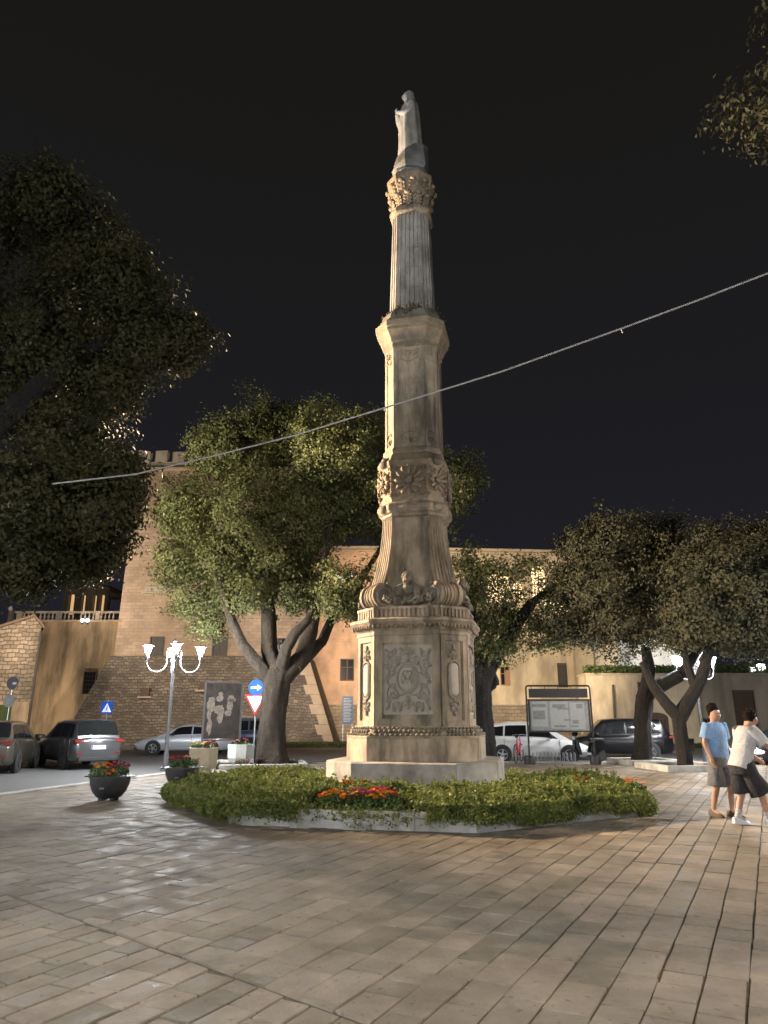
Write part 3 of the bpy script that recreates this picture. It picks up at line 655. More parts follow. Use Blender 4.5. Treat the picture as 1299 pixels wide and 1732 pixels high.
# leaf-carved base moulding
m = MB(); octloft(m, [(1.475, 1.19), (1.475, 1.235), (1.43, 1.255), (1.33, 1.38), (1.31, 1.44)]); bm_ = cpart(m, 'base_moulding', 'limestone_carved')
m = MB()
for i in range(8):
    n = 15 if i % 2 == 0 else 8
    for k in range(n):
        for (A, z, w_, h_, pr) in ((1.44, 1.26, .07, .06, .05), (1.385, 1.33, .075, .085, .05), (1.335, 1.40, .06, .05, .035)):
            f = (k + .5 + (.5 if z == 1.33 else 0)) / n
            if f > .99: continue
            a, b, nn = facepts(A, i); p = a + (b - a) * f; M = faceM(A, i, z)
            loc = ((f - .5) * (b - a).length, 0, 0); m.ell(loc, (w_ * .62, h_ * .62, pr), 6, 4, M)
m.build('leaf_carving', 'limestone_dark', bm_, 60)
# die with framed panels
AD = 1.27
m = MB(); octloft(m, [(AD - .035, 1.43), (AD - .035, 3.38)]); die = cpart(m, 'die', 'limestone')
def frame(i, A, z0, z1, fw, pr, mt, name, parent, k=KM):
    a, b, n = facepts(A, i, k); L_ = (b - a).length; f = fw / L_; mm = MB()
    strip(mm, i, A, z0, A, z1, .001, f, pr, k); strip(mm, i, A, z0, A, z1, 1 - f, .999, pr, k)
    strip(mm, i, A, z0, A, z0 + fw, f, 1 - f, pr - .002, k); strip(mm, i, A, z1 - fw, A, z1, f, 1 - f, pr - .002, k)
    g = f + .022 / L_                           # inner bead
    strip(mm, i, A, z0 + fw, A, z1 - fw, f, g, pr * .5, k); strip(mm, i, A, z0 + fw, A, z1 - fw, 1 - g, 1 - f, pr * .5, k)
    return mm.build(name, mt, parent)
def cartouche(i):
    M = faceM(AD - .035, i, 2.42) @ Matrix.Diagonal((1, 1, .95, 1)); mm = MB()
    mm.loft([[(-.56, -.74, -.02), (.56, -.74, -.02), (.56, .74, -.02), (-.56, .74, -.02)], [(-.56, -.74, .012), (.56, -.74, .012), (.56, .74, .012), (-.56, .74, .012)]], M=M)
    pan = mm.build('inscription_panel', 'limestone_pale', die)
    mm = MB()
    mm.loft([[(.21 * q * math.cos(a), .28 * q * math.sin(a) + .02, z) for a in [2 * math.pi * t / 28 for t in range(28)]] for q, z in ((1.0, 0), (.96, .028), (.7, .045), (.3, .052))], M=M)
    mm.build('oval_shield', 'limestone_pale', pan, 60)
    mm = MB(); ring = [(.235 * math.cos(2 * math.pi * t / 32), .305 * math.sin(2 * math.pi * t / 32) + .02, .02) for t in range(33)]
    mm.tube(ring, .020, 6, M=M, caps=False)
    for s in (-1, 1):                           # symmetric scrollwork
        S = lambda pts: [(s * x, y, z) for x, y, z in pts]
        for (cx, cy, r, tn, a0, sg, th) in ((.36, .52, .12, 1.3, -1.6, 1, .026), (.19, .44, .075, 1.2, -1.2, 1, .022), (.40, .30, .085, 1.3, 2.2, -1, .022), (.34, .12, .075, 1.2, 3.0, -1, .02),
                (.43, .04, .055, 1.2, 0, 1, .018), (.36, -.12, .075, 1.2, 2.4, 1, .02), (.33, -.32, .11, 1.35, 1.8, 1, .026), (.42, -.45, .065, 1.2, 1.5, -1, .02), (.24, -.52, .085, 1.3, .4, -1, .022), (.10, -.50, .075, 1.2, 2.0, 1, .02), (.10, .56, .06, 1.2, -.6, 1, .02)):
            mm.tube(S(spiral(cx, cy, r, tn, a0, sg, .018)), [th * 1.35 * (1 - .5 * t / 26) for t in range(27)], 6, M=M)
        for pts, th in ((((.48, .62), (.42, .45), (.49, .33), (.41, .18), (.48, .02), (.42, -.15), (.47, -.3), (.41, -.45), (.45, -.62)), .02), (((.05, .36), (.16, .37), (.26, .30), (.31, .2)), .022), (((.05, -.3), (.16, -.34), (.27, -.28), (.3, -.16)), .022)):
            mm.tube([(s * x, y, .015) for x, y in pts], th, 6, M=M)
        for (x, y, a, l) in ((.47, .6, 60, .1), (.30, .62, 110, .09), (.49, .30, 20, .07), (.47, -.05, -10, .07), (.45, -.58, -60, .1), (.32, -.62, -100, .09), (.17, -.62, -80, .1), (.14, .64, 70, .08), (.22, .35, 40, .07), (.25, -.37, -40, .08)):
            mm.ell((0, 0, 0), (l * .8, .042, .035), 8, 4, M @ T(s * x, y, .02) @ RZ(R(a if s > 0 else 180 - a)))
    for (x, y, w_, h_) in ((0, .45, .06, .09), (0, .58, .05, .07), (0, -.42, .05, .09), (0, -.56, .045, .08)): mm.ell((x, y, .02), (w_, h_, .05), 10, 6, M)
    for a in range(-60, 61, 30): mm.ell((0, 0, 0), (.075, .022, .03), 6, 4, M @ T(.09 * math.sin(R(a)), .6 + .07 * math.cos(R(a)), .02) @ RZ(R(90 - a)))
    mm.build('scroll_carving', 'limestone_relief', pan, 60)
    mm = MB()                                   # interlaced monogram: A, V and M
    q = lambda x, y: (x, y + .02, .054)
    for pts in (((-.10, -.12), (0, .15), (.10, -.12)), ((-.10, .13), (0, -.13), (.10, .13)), ((-.13, -.09), (-.115, .12), (0, -.02), (.115, .12), (.13, -.09)), ((-.06, -.01), (.06, -.01))):
        mm.tube([q(*p) for p in pts], .012, 5, M=M)
    for x in (-.08, -.04, 0, .04, .08): mm.ell((x, .175 + (.012 if x == 0 else 0), .05), (.014, .024, .014), 6, 4, M)
    mm.tube([(-.1, .165, .05), (.1, .165, .05)], .010, 5, M=M)
    mm.build('monogram', 'limestone_relief', pan, 60)
def oval_panel(i):
    A = AD - .035; M = faceM(A, i, 2.42); mm = MB(); n = 28
    def cap(rx, ry): # stadium outline
        return [((rx * math.cos(a)), (math.copysign(ry - rx, math.sin(a)) if abs(math.sin(a)) > 1e-6 else 0) + rx * math.sin(a)) for a in [2 * math.pi * (t + .5) / n for t in range(n)]]
    mm.loft([[(x, y, z) for x, y in cap(.115 * q, .36 * (1 - (1 - q) * .35))] for q, z in ((1, 0), (.97, .03), (.6, .045), (.2, .05))] if False else [[(x, y, z) for x, y in cap(rx, ry)] for rx, ry, z in ((.115, .36, 0), (.110, .355, .03), (.07, .315, .045), (.02, .26, .05))], M=M)
    mm.build('oval_tablet', 'limestone_pale', die, 60)
    mm = MB(); o_ = cap(.145, .40); mm.tube([(x, y, .015) for x, y in o_ + [o_[0]]], .024, 6, M=M, caps=False)
    for sy in (-1, 1):
        for s in (-1, 1):
            mm.tube([(s * x, sy * y, z) for x, y, z in spiral(.075, .50, .065, 1.25, 3.4, -1, .015)], .018, 6, M=M)
            mm.tube([(s * x, sy * y, z) for x, y, z in spiral(.06, .64, .05, 1.2, 3.0, 1, .015)], .015, 6, M=M)
        for y in (.46, .56, .66, .72): mm.ell((0, sy * y, .015), (.035, .055, .04), 8, 5, M)
        for a in (-35, 35): mm.ell((0, 0, 0), (.075, .022, .03), 6, 4, M @ T(.05 * (1 if a > 0 else -1), sy * .60, .015) @ RZ(R(90 - sy * a)))
    mm.build('oval_carving', 'limestone_relief', die, 60)
for i in range(8):
    frame(i, AD - .035, 1.43, 3.38, .16 if i % 2 == 0 else .12, .045, 'limestone', 'panel_frame', die)
    (cartouche if i % 2 == 0 else oval_panel)(i)
# cornice of the pedestal with carved ovolo and fluted frieze
m = MB(); octloft(m, [(1.26, 3.37), (1.29, 3.40), (1.29, 3.47), (1.31, 3.50), (1.42, 3.66), (1.44, 3.68), (1.44, 3.74), (1.37, 3.77), (1.25, 3.79), (1.25, 4.0)]); corn = cpart(m, 'cornice', 'limestone')
m = MB()
for i in range(8):
    n = 15 if i % 2 == 0 else 8
    for k in range(n):
        f = (k + .5) / n; a, b, nn = facepts(1.375, i); M = faceM(1.365, i, 3.585)
        m.ell(((f - .5) * (b - a).length, 0, 0), (.036, .065, .05), 6, 5, M)
        m.ell(((f - .5 + .5 / n) * (b - a).length, .03, 0), (.014, .05, .045), 5, 4, M)
m.build('egg_carving', 'limestone_carved', corn, 60)
m = MB()
for i in range(8):
    n = 14 if i % 2 == 0 else 7
    for k in range(n): strip(m, i, 1.25, 3.80, 1.25, 3.975, (k + .2) / n, (k + .75) / n, .035)
    strip(m, i, 1.25, 3.972, 1.25, 4.03, 0.0, 1.0, .05)
m.build('fluted_frieze', 'limestone', corn)
# flared section: smooth concave main faces, fluted consoles on the diagonals ending in volutes
def flareA(z):
    t = max(0, min(1, (z - 4.0) / 2.35)); return .735 + .40 * (1 - t) ** 2.1
zs = [4.0 + 2.35 * k / 12 for k in range(13)]
m = MB(); octloft(m, [(flareA(z) - .06, z) for z in zs], .60); flare = cpart(m, 'flared_shaft', 'limestone', 30)
def conA(z):
    t = max(0, min(1, (z - 4.25) / 2.1)); return .82 + .42 * (1 - t) ** 2.2
for q in range(4):
    Mq = RZ(R(45 + 90 * q)) @ Matrix(((0, -1, 0, 0), (1, 0, 0, 0), (0, 0, 1, 0), (0, 0, 0, 1)))   # local x tangent, -y outward after turning
    Mq = RZ(R(45 + 90 * q))
    def P(t, r, z): return (t, -r, z)
    half = lambda z: .20 + .10 * max(0, min(1, (6.3 - z) / 2.0))
    mm = MB(); zz = [4.35 + 2.0 * k / 12 for k in range(13)]
    mm.loft([[P(-half(z), conA(z) * 1.0 - .25, z), P(-half(z), conA(z), z), P(half(z), conA(z), z), P(half(z), conA(z) - .25, z)] for z in zz], M=Mq)
    con = mm.build('console', 'limestone', mon, 40)
    mm = MB()
    for k in range(6):
        f = (k - 2.5) / 2.5 * .9
        mm.tube([P(f * half(z), conA(z) + .004, z) for z in zz], [.024 + .010 * (6.3 - z) / 2 for z in zz], 6, M=Mq)
    mm.build('fluting', 'limestone', con, 60)
    # volute drum lying across the diagonal, with spirals on both cheeks
    R_, zc, rc, hw = .30, 4.33, 1.13, .33
    mm = MB(); ring = lambda x, rr: [P(x, rc + rr * math.cos(a), zc + rr * math.sin(a)) for a in [2 * math.pi * t / 28 for t in range(28)]]
    mm.loft([ring(-hw, R_ * .86), ring(-hw + .02, R_), ring(-.22, R_), ring(-.16, R_ * .9), ring(0, R_ * .86), ring(.16, R_ * .9), ring(.22, R_), ring(hw - .02, R_), ring(hw, R_ * .86)], M=Mq)
    vol = mm.build('volute', 'limestone', mon, 40)
    mm = MB()
    for s in (-1, 1):
        sp_ = []
        for t in range(49):
            u = t / 48; rr = R_ * .93 * (1 - .9 * u); a = math.pi * .55 + 2 * math.pi * 2.3 * u
            sp_.append(P(s * (hw + .006), rc + rr * math.cos(a), zc + rr * math.sin(a)))
        mm.tube(sp_, [.042 * (1 - .45 * t / 48) for t in range(49)], 6, M=Mq)
        mm.ell(P(s * hw, rc, zc), (.06, .05, .05), 10, 6, Mq)
    mm.build('volute_spiral', 'limestone_relief', vol, 60)
    mm = MB()
    for k in range(5):
        f = (k - 2) / 2 * .2
        mm.tube([P(f, rc + (R_ + .004) * math.cos(a) * (.88 if abs(f) < .15 else 1), zc + (R_ + .004) * math.sin(a) * (.88 if abs(f) < .15 else 1)) for a in [R(x) for x in range(-80, 121, 20)]], .022, 5, M=Mq)
    mm.build('volute_leaf', 'limestone_carved', vol, 60)
# garlands and cherub heads between the volutes
for i in (0, 2, 4, 6):
    Mi = RZ(R(45 * i)); P = lambda x, r, z: (x, -r, z)
    mm = MB(); rr_ = random.Random(i)
    for k in range(64):
        x = -.52 + 1.04 * k / 63; zz_ = 4.14 + .30 * x * x
        for j in range(2):
            mm.ell(P(x + rr_.uniform(-.03, .03), 1.27 + rr_.uniform(-.05, .04), zz_ + rr_.uniform(-.06, .06)), (.042, .042, .036), 6, 4, Mi)
    mm.tube([P(-.55 + 1.1 * k / 12, 1.22, 4.14 + .30 * (-.55 + 1.1 * k / 12) ** 2) for k in range(13)], .07, 8, M=Mi)
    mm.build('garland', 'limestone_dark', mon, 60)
    mm = MB(); z0 = 4.56
    mm.ell(P(0, 1.16, z0 + .10), (.115, .12, .15), 14, 10, Mi); mm.ell(P(0, 1.275, z0 + .085), (.022, .03, .035), 8, 6, Mi)
    for s in (-1, 1):
        mm.ell(P(s * .055, 1.245, z0 + .04), (.04, .03, .04), 8, 6, Mi); mm.ell(P(s * .115, 1.15, z0 + .10), (.022, .03, .04), 8, 5, Mi)
        for k in range(5):
            a = R(200 + k * 22) if s < 0 else R(-20 - k * 22)
            mm.ell((0, 0, 0), (.16, .03, .045), 8, 4, Mi @ T(s * .17, -1.12, z0 - .03 - k * .045) @ RY(R(s * (18 + 13 * k))))
    for k in range(9):
        a = R(10 + 20 * k); mm.ell(P(.10 * math.cos(a), 1.14, z0 + .15 + .10 * math.sin(a)), (.05, .07, .05), 7, 5, Mi)
    mm.ell(P(0, 1.10, z0 - .1), (.14, .12, .14), 10, 6, Mi)
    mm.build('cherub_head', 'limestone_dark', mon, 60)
# torus ring
m = MB(); octloft(m, [(.72, 6.28), (.78, 6.31), (.78, 6.37), (.83, 6.40), (.87, 6.48), (.865, 6.56), (.81, 6.64), (.77, 6.66), (.77, 6.74)]); cpart(m, 'torus', 'limestone', 30)
m = MB()
for i in range(1, 8, 2): m.ell((0, 0, .0), (.17, .11, .14), 12, 8, faceM(.82, i, 6.5)); 
for i in range(0, 8, 2): m.ell((0, 0, 0), (.36, .06, .07), 12, 6, faceM(.845, i, 6.5))
cpart(m, 'torus_boss', 'limestone', 60)
# rosette band
m = MB(); octloft(m, [(.77, 6.72), (.79, 6.78), (.80, 7.2), (.80, 7.55), (.86, 7.62), (.86, 7.70), (.80, 7.76), (.77, 7.86), (.74, 7.9), (.715, 7.94), (.735, 7.98), (.73, 8.06), (.70, 8.10)]); band = cpart(m, 'rosette_band', 'limestone_carved', 30)
def rosette(i, r, npet):
    M = faceM(.80, i, 7.17); mm = MB()
    for k in range(npet):
        a = 2 * math.pi * k / npet; c_, s_ = math.cos(a), math.sin(a)
        mm.ell((0, 0, 0), (r * .42, r * .17, .05), 8, 5, M @ T(r * .60 * c_, r * .66 * s_ * 1.1, .055) @ RZ(a) @ RY(R(-16)))
        mm.ell((0, 0, 0), (r * .30, r * .12, .04), 6, 4, M @ T(r * .50 * math.cos(a + .26), r * .55 * math.sin(a + .26) * 1.1, .02) @ RZ(a + .26))
    o = mm.build('rosette', 'limestone_carved', band, 60)
    mm = MB(); mm.ell((0, 0, .06), (r * .24, r * .26, .07), 12, 7, M)
    for k in range(8): mm.ell((r * .2 * math.cos(k * .785), r * .21 * math.sin(k * .785), .095), (.022, .022, .022), 6, 4, M)
    mm.build('rosette_eye', 'limestone_relief', o, 60)
    mm = MB()
    for s in (-1, 1):
        mm.tube([(s * x, y, z) for x, y, z in spiral(r * .9, .33, .07, 1.3, 3.5, -1, .02)], .022, 6, M=M)
        mm.tube([(s * x, -y, z) for x, y, z in spiral(r * .9, .33, .06, 1.3, 3.5, -1, .02)], .02, 6, M=M)
        for k in range(4): mm.ell((s * r * 1.08, -.2 + k * .13, .01), (.03, .07, .04), 6, 5, M)
    mm.build('rosette_scroll', 'limestone_carved', o, 60)
for i in range(8): rosette(i, .37 if i % 2 == 0 else .27, 12 if i % 2 == 0 else 10)
m = MB()
for i in range(1, 8, 2):                        # curling leaves on the band's corners
    M = faceM(.84, i, 7.66); m.ell((0, 0, .02), (.16, .10, .09), 10, 6, M); m.ell((0, .1, -.02), (.10, .10, .07), 8, 6, M)
m.build('corner_leaf', 'limestone_dark', band, 60)
# middle shaft with framed panels, drums jointed
AS = .69
for k in range(3):
    z0, z1 = 8.08 + k * .95, 8.08 + (k + 1) * .95 - .006
    m = MB(); octloft(m, [(AS - .02, z0), (AS - .02, z1)]); cpart(m, 'shaft_drum', 'limestone', 0)
for i in range(8):
    fo = frame(i, AS - .02, 8.10, 10.90, .10 if i % 2 == 0 else .075, .022, 'limestone', 'shaft_panel_frame', mon)
    for sz in (-1, 1):
        M = faceM(AS - .02, i, 9.5 + sz * 1.16); mm = MB(); w_ = .24 if i % 2 == 0 else .12
        for s in (-1, 1): mm.tube([(s * x, sz * y, z) for x, y, z in spiral(w_ * .55, .02, w_ * .42, 1.2, 3.1, -1, .008)], .016, 6, M=M)
        mm.tube([(w_ * math.cos(R(a)), sz * (-.12 - .10 * math.sin(R(a)) * 0 + .06 * math.cos(R(2 * a))), .008) for a in range(0, 181, 15)], .014, 6, M=M)
        mm.ell((0, sz * .05, .01), (w_ * .2, .08, .03), 8, 5, M)
        mm.build('panel_carving', 'limestone', fo, 60)
# upper cornice, broken and overgrown on top
m = MB(); octloft(m, [(.69, 10.88), (.72, 10.92), (.72, 11.02), (.76, 11.06), (.78, 11.14), (.87, 11.32), (.89, 11.34), (.89, 11.42), (.92, 11.45), (.92, 11.60), (.88, 11.64), (.80, 11.72)]); cpart(m, 'upper_cornice', 'limestone_carved', 25)
m = MB(); octloft(m, [(.80, 11.70), (.78, 11.80), (.74, 11.95), (.60, 12.04), (.57, 12.10)]); cpart(m, 'cornice_top', 'limestone_dark', 30)
# upper shaft: fluted tapering drums
zt = [12.06, 12.72, 13.36, 14.0, 14.62, 15.16]
up = lambda z: .575 - (z - 12.06) / 3.1 * .085
for k in range(5):
    z0, z1 = zt[k], zt[k + 1] - .008
    m = MB(); octloft(m, [(up(z0) - .018, z0), (up(z1) - .018, z1)]); dr = cpart(m, 'fluted_drum', 'limestone_grey', 0)
    mm = MB()
    for i in range(8):
        n = 5 if i % 2 == 0 else 3
        for j in range(n): strip(mm, i, up(z0) - .018, z0 + .002, up(z1) - .018, z1 - .002, (j + .14) / n, (j + .66) / n, .036)
    mm.build('fluting', 'limestone_grey', dr)
m = MB(); octloft(m, [(.50, 15.14), (.54, 15.17), (.575, 15.24), (.575, 15.32), (.54, 15.40), (.50, 15.44), (.47, 15.48)]); cpart(m, 'neck_ring', 'limestone', 30)
# capital with two tiers of leaves
m = MB(); octloft(m, [(.46, 15.46), (.47, 15.6), (.53, 15.85), (.61, 16.15), (.645, 16.32), (.645, 16.44), (.60, 16.52), (.55, 16.56), (.50, 16.60)], .5); cap = cpart(m, 'capital', 'limestone_carved', 30)
for tier, (z, A, h, n) in enumerate(((15.62, .50, .20, 12), (15.98, .57, .24, 12))):
    mm = MB()
    for k in range(n):
        a = 2 * math.pi * (k + .5 * tier) / n; Mk = RZ(a) @ T(0, -A * 1.06, z) @ RX(R(12))
        mm.ell((0, 0, 0), (.10, .05, h), 8, 6, Mk); mm.ell((0, -.04, h * .85), (.095, .07, .06), 8, 5, Mk)
        for s in (-1, 1):
            for q in range(3): mm.ell((s * .08, -.02, -h * .5 + q * h * .5), (.05, .03, .05), 6, 4, Mk)
    mm.build('capital_leaf', 'limestone_carved', cap, 60)
# rough rock under the figure
rr_ = random.Random(5); m = MB(); rings = []
for z, r in ((16.56, .50), (16.68, .54), (16.82, .50), (16.95, .545), (17.2, .53), (17.42, .50), (17.52, .36)):
    rings.append([(r * (1 + rr_.uniform(-.09, .09)) * math.cos(2 * math.pi * k / 11), r * (1 + rr_.uniform(-.09, .09)) * math.sin(2 * math.pi * k / 11), z + (.28 * math.cos(2 * math.pi * k / 11) if z > 17.1 else 0) + rr_.uniform(-.03, .03)) for k in range(11)])
m.loft(rings); cpart(m, 'rock_base', 'limestone_rock', 30)
# weeds on the upper cornice
wpts = []; wt = []
for k in range(46):
    a = rng.uniform(0, 2 * math.pi); r = rng.uniform(.60, .86); c = np.array([CX + r * math.cos(a), CY + r * math.sin(a), 11.72 + (.88 - r) * .8 + rng.uniform(0, .12)])
    n = 60; wpts.append(c + rng.normal(0, 1, (n, 3)) * np.array([.075, .075, .08])); wt.append(np.full(n, rng.random()))
o = leaf_mesh('weeds', np.concatenate(wpts), .07, 'moss', tint=np.concatenate(wt), up=.4); tag(o, 'dark dry weeds and moss growing on the ledge high on the column', 'weeds', kind='stuff')

# ---------------------------------------------------------------- statue (seen from its left side, facing left)
st = empty('statue', (CX - .08, CY, 17.42), R(-90 + 14), 'pale stone statue of a veiled robed figure with joined hands on the column', 'statue')
# local frame: figure faces -Y (turned to face screen left); x is its side
secs = []
# z, centre y, half width x, half depth y, fold amplitude
for z, yc, rx, ry, fa in ((0, .02, .33, .30, .05), (.12, .02, .32, .29, .05), (.4, .02, .30, .27, .045), (.75, .01, .285, .255, .04), (1.05, .0, .28, .25, .035), (1.3, -.01, .27, .24, .03), (1.5, -.01, .285, .235, .025), (1.7, .0, .31, .225, .02), (1.86, .02, .305, .205, .015), (1.98, .045, .24, .17, .01), (2.06, .05, .155, .14, .006), (2.12, .04, .12, .13, .004), (2.2, .025, .125, .145, .004), (2.3, .02, .132, .155, .004), (2.4, .03, .12, .145, .003), (2.47, .04, .075, .09, 0), (2.495, .045, .02, .02, 0)):
    n = 40; ring = []
    for k in range(n):
        a = 2 * math.pi * k / n
        f = 1 + fa / rx * (math.sin(a * 9 + z * .8) * .6 + math.sin(a * 5 - z * 1.7) * .5)
        ring.append((rx * f * math.cos(a), yc + ry * f * math.sin(a), z))
    secs.append(ring)
m = MB(); m.loft(secs); m.build('body', 'marble', st, 70)
m = MB()                                        # mantle falling from the head down the back and over the arms
rings = []
for z, yc, rx, ry in ((.18, .08, .36, .34), (.5, .08, .37, .34), (.9, .06, .39, .33), (1.2, .05, .405, .32), (1.5, .05, .40, .30), (1.75, .055, .37, .27), (1.95, .065, .28, .22), (2.08, .065, .19, .185), (2.25, .05, .165, .185), (2.4, .05, .15, .165), (2.5, .06, .09, .09), (2.52, .06, .02, .02)):
    n = 26; ring = []; op = R(58 if z < 1.9 else 50)
    for k in range(n):
        a = -math.pi / 2 + op + (2 * math.pi - 2 * op) * k / (n - 1); f = 1 + .07 * math.sin(k * 1.45 + z * 1.3) * (1 if z < 2 else .3)
        ring.append((rx * f * math.cos(a), yc + ry * f * math.sin(a), z))
    for k in range(n):
        a = -math.pi / 2 + op + (2 * math.pi - 2 * op) * (n - 1 - k) / (n - 1); f = .93 + .07 * math.sin((n - 1 - k) * 1.45 + z * 1.3) * (1 if z < 2 else .3)
        ring.append((rx * f * math.cos(a), yc + ry * f * math.sin(a), z))
    rings.append(ring)
m.loft(rings); m.build('mantle', 'limestone_grey', st, 70)
m = MB()
for s in (-1, 1):
    m.tube([(s * .29, .02, 1.78), (s * .33, -.03, 1.55), (s * .30, -.13, 1.38), (s * .17, -.25, 1.47), (s * .05, -.32, 1.60)], [.10, .105, .10, .075, .05], 10)
    for k in range(4): m.tube([(s * .02 + s * k * .004, -.31 - k * .014, 1.57 + k * .01), (s * .012, -.345 - k * .012, 1.70), (s * .008, -.33 - k * .01, 1.78 - k * .015)], .016, 6)
    m.tube([(s * .03, -.28, 1.58), (s * .03, -.25, 1.66)], .016, 6)
    m.tube([(s * .30, -.12, 1.36), (s * .28, -.16, 1.1), (s * .24, -.17, .8)], [.07, .06, .02], 8)
m.build('arms', 'marble', st, 70)
m = MB(); m.ell((0, -.075, 2.28), (.085, .085, .115), 14, 10); m.ell((0, -.165, 2.265), (.016, .022, .03), 8, 6); m.ell((0, -.15, 2.20), (.03, .015, .012), 8, 5)
for s in (-1, 1): m.ell((s * .035, -.148, 2.295), (.017, .012, .011), 8, 5)
m.build('face', 'marble', st, 70)
# ---------------------------------------------------------------- flower bed round the column
bed = empty('flower_bed', (BC.x, BC.y, 0), ROT, 'octagonal pale stone kerb around the planted bed of the column', 'kerb')
RC, KH = 4.78, .25
for i in range(8):
    a0, a1 = R(-90 - 22.5 + 45 * i), R(-90 + 22.5 + 45 * i)
    p, q = Vector((math.cos(a0), math.sin(a0))) * RC, Vector((math.cos(a1), math.sin(a1))) * RC
    d = (q - p); L_ = d.length; d.normalize(); nr = Vector((-d.y, d.x)); n = 4
    for k in range(n):
        s0, s1 = L_ * k / n + .003, L_ * (k + 1) / n - .003; w_ = .2
        t0 = w_ * math.tan(R(22.5)) if k == 0 else 0; t1 = w_ * math.tan(R(22.5)) if k == n - 1 else 0
        A, B, C_, D = p + d * s0, p + d * s1, p + d * (s1 - t1) + nr * w_, p + d * (s0 + t0) + nr * w_
        ins = lambda v, g: v
        mm = MB(); c_ = (A + B + C_ + D) / 4; hz = KH + random.uniform(-.006, .006)
        sh = lambda v: c_ + (v - c_) * .985
        mm.loft([[(*v, -.02) for v in (A, B, C_, D)], [(*v, hz - .018) for v in (A, B, C_, D)], [(*(c_ + (v - c_) * .97), hz) for v in (A, B, C_, D)]])
        mm.build('kerb_stone', 'kerb', bed)
m = MB(); m.prism([(RC * .955 * math.cos(R(-112.5 + 45 * i)), RC * .955 * math.sin(R(-112.5 + 45 * i))) for i in range(8)], .02, .2); m.build('soil', 'soil', bed)
def oct_r(th):                                  # bed outline radius in direction th (bed frame, 0 = front)
    t = (th + math.pi / 8) % (math.pi / 4) - math.pi / 8; return RC * math.cos(math.pi / 8) / math.cos(t)
def vn(x, y, s, seed=0):                         # smooth pseudo noise
    return (np.sin(x * s + 1.3 * seed) * np.cos(y * s * 1.13 + seed * 2.1) + .6 * np.sin((x + y) * s * 1.9 + seed) + .5 * np.cos((x - y * 1.3) * s * 2.7 + seed * .7) + .35 * np.sin(x * s * 5.1 + y * s * 3.3)) / 2.45
# flower patch in front (kept free of ground cover)
def bedxy(px, py, z=.45):
    p = gp(px, py, z); v = Vector((p.x - BC.x, p.y - BC.y)); c, s = math.cos(-ROT), math.sin(-ROT); return (v.x * c - v.y * s, v.x * s + v.y * c)
n = 330000
th = rng.uniform(-math.pi, math.pi, n); keepb = (np.abs(th) < 1.9) | (rng.random(n) < .28); th = th[keepb]; n = len(th)
orr = np.array([oct_r(t) for t in th]); rr = np.sqrt(rng.uniform(.10, 1.0, n)) * orr * 1.035
x = rr * np.sin(th); y = -rr * np.cos(th)
hn = vn(x, y, 1.15, 1) * .5 + .5; h2 = vn(x, y, 3.4, 2) * .5 + .5
edge = np.clip((orr * 1.035 - rr) / .55, 0, 1)
OX, OY = (CX - BC.x) * math.cos(ROT) + (CY - BC.y) * math.sin(ROT), -(CX - BC.x) * math.sin(ROT) + (CY - BC.y) * math.cos(ROT)
pd = np.maximum(np.maximum(np.abs(x - OX), np.abs(y - OY)), (np.abs(x - OX) + np.abs(y - OY)) / 1.414 * .9)
mnd = np.zeros(n)
for _ in range(230):
    ta = rng.uniform(-2.3, 2.3); ra = math.sqrt(rng.uniform(.12, 1.0)) * 5.0; mr_, mh_ = rng.uniform(.22, .55), rng.uniform(.08, .30)
    q_ = 1 - ((x - ra * math.sin(ta)) ** 2 + (y + ra * math.cos(ta)) ** 2) / mr_ ** 2
    mnd = np.maximum(mnd, np.where(q_ > 0, np.sqrt(np.maximum(q_, 0)) * mh_, 0))
surf = .18 + (.05 + .12 * hn + .05 * h2 + .62 * mnd) * edge ** .6 * (.35 + .65 * np.clip((pd - 1.9) / 1.5, 0, 1))
# outer skirt spilling over the kerb
ns = 120000
ths = rng.uniform(-1.75, 1.75, ns); os_ = np.array([oct_r(t) for t in ths])
spill = np.clip(.5 + 1.1 * np.sin(ths * 3.1 + 2.6) * .5 + .55 * np.sin(ths * 11 + 1) + .35 * np.sin(ths * 23.0), 0, 1)
spill = np.where(ths < -.62, np.maximum(spill, .9 + .1 * np.sin(ths * 17)), spill)
spill = np.where((ths > -.50) & (ths < -.02), spill * .16, spill)
spill = np.where(ths > .15, np.where(np.sin(ths * 10.5 + .9) > .25, np.maximum(spill, .8), spill * .3), spill)
spill = np.where(ths > 1.0, np.maximum(spill, .75), spill)
keep = rng.random(ns) < (.12 + .88 * spill); ths, os_, spill = ths[keep], os_[keep], spill[keep]; ns = len(ths)
u = rng.random(ns); rs = os_ + .02 + .20 * spill * np.sin(u * math.pi * .75 + .3) + rng.normal(0, .03, ns)
zs_ = KH + .10 - u * (KH + .08) * spill + rng.normal(0, .02, ns)
xs_ = rs * np.sin(ths); ys_ = -rs * np.cos(ths)
C1 = np.stack([x, y, surf - np.abs(rng.normal(0, .05, n))], 1); C2 = np.stack([xs_, ys_, np.maximum(zs_, .01)], 1)
ok = pd > 1.9
fx, fy = bedxy(606, 1352)
l_ = math.hypot(fx, fy); fx, fy = fx * (l_ - .45) / l_, fy * (l_ - .45) / l_
patch = (np.abs(x - fx) < .98) & (y < fy + .75)
ok &= ~(patch & (rng.random(n) < .9))
C1 = C1[ok]; C2 = C2[(np.abs(C2[:, 0] - fx + .1) > .92) | (rng.random(len(C2)) < .02)]
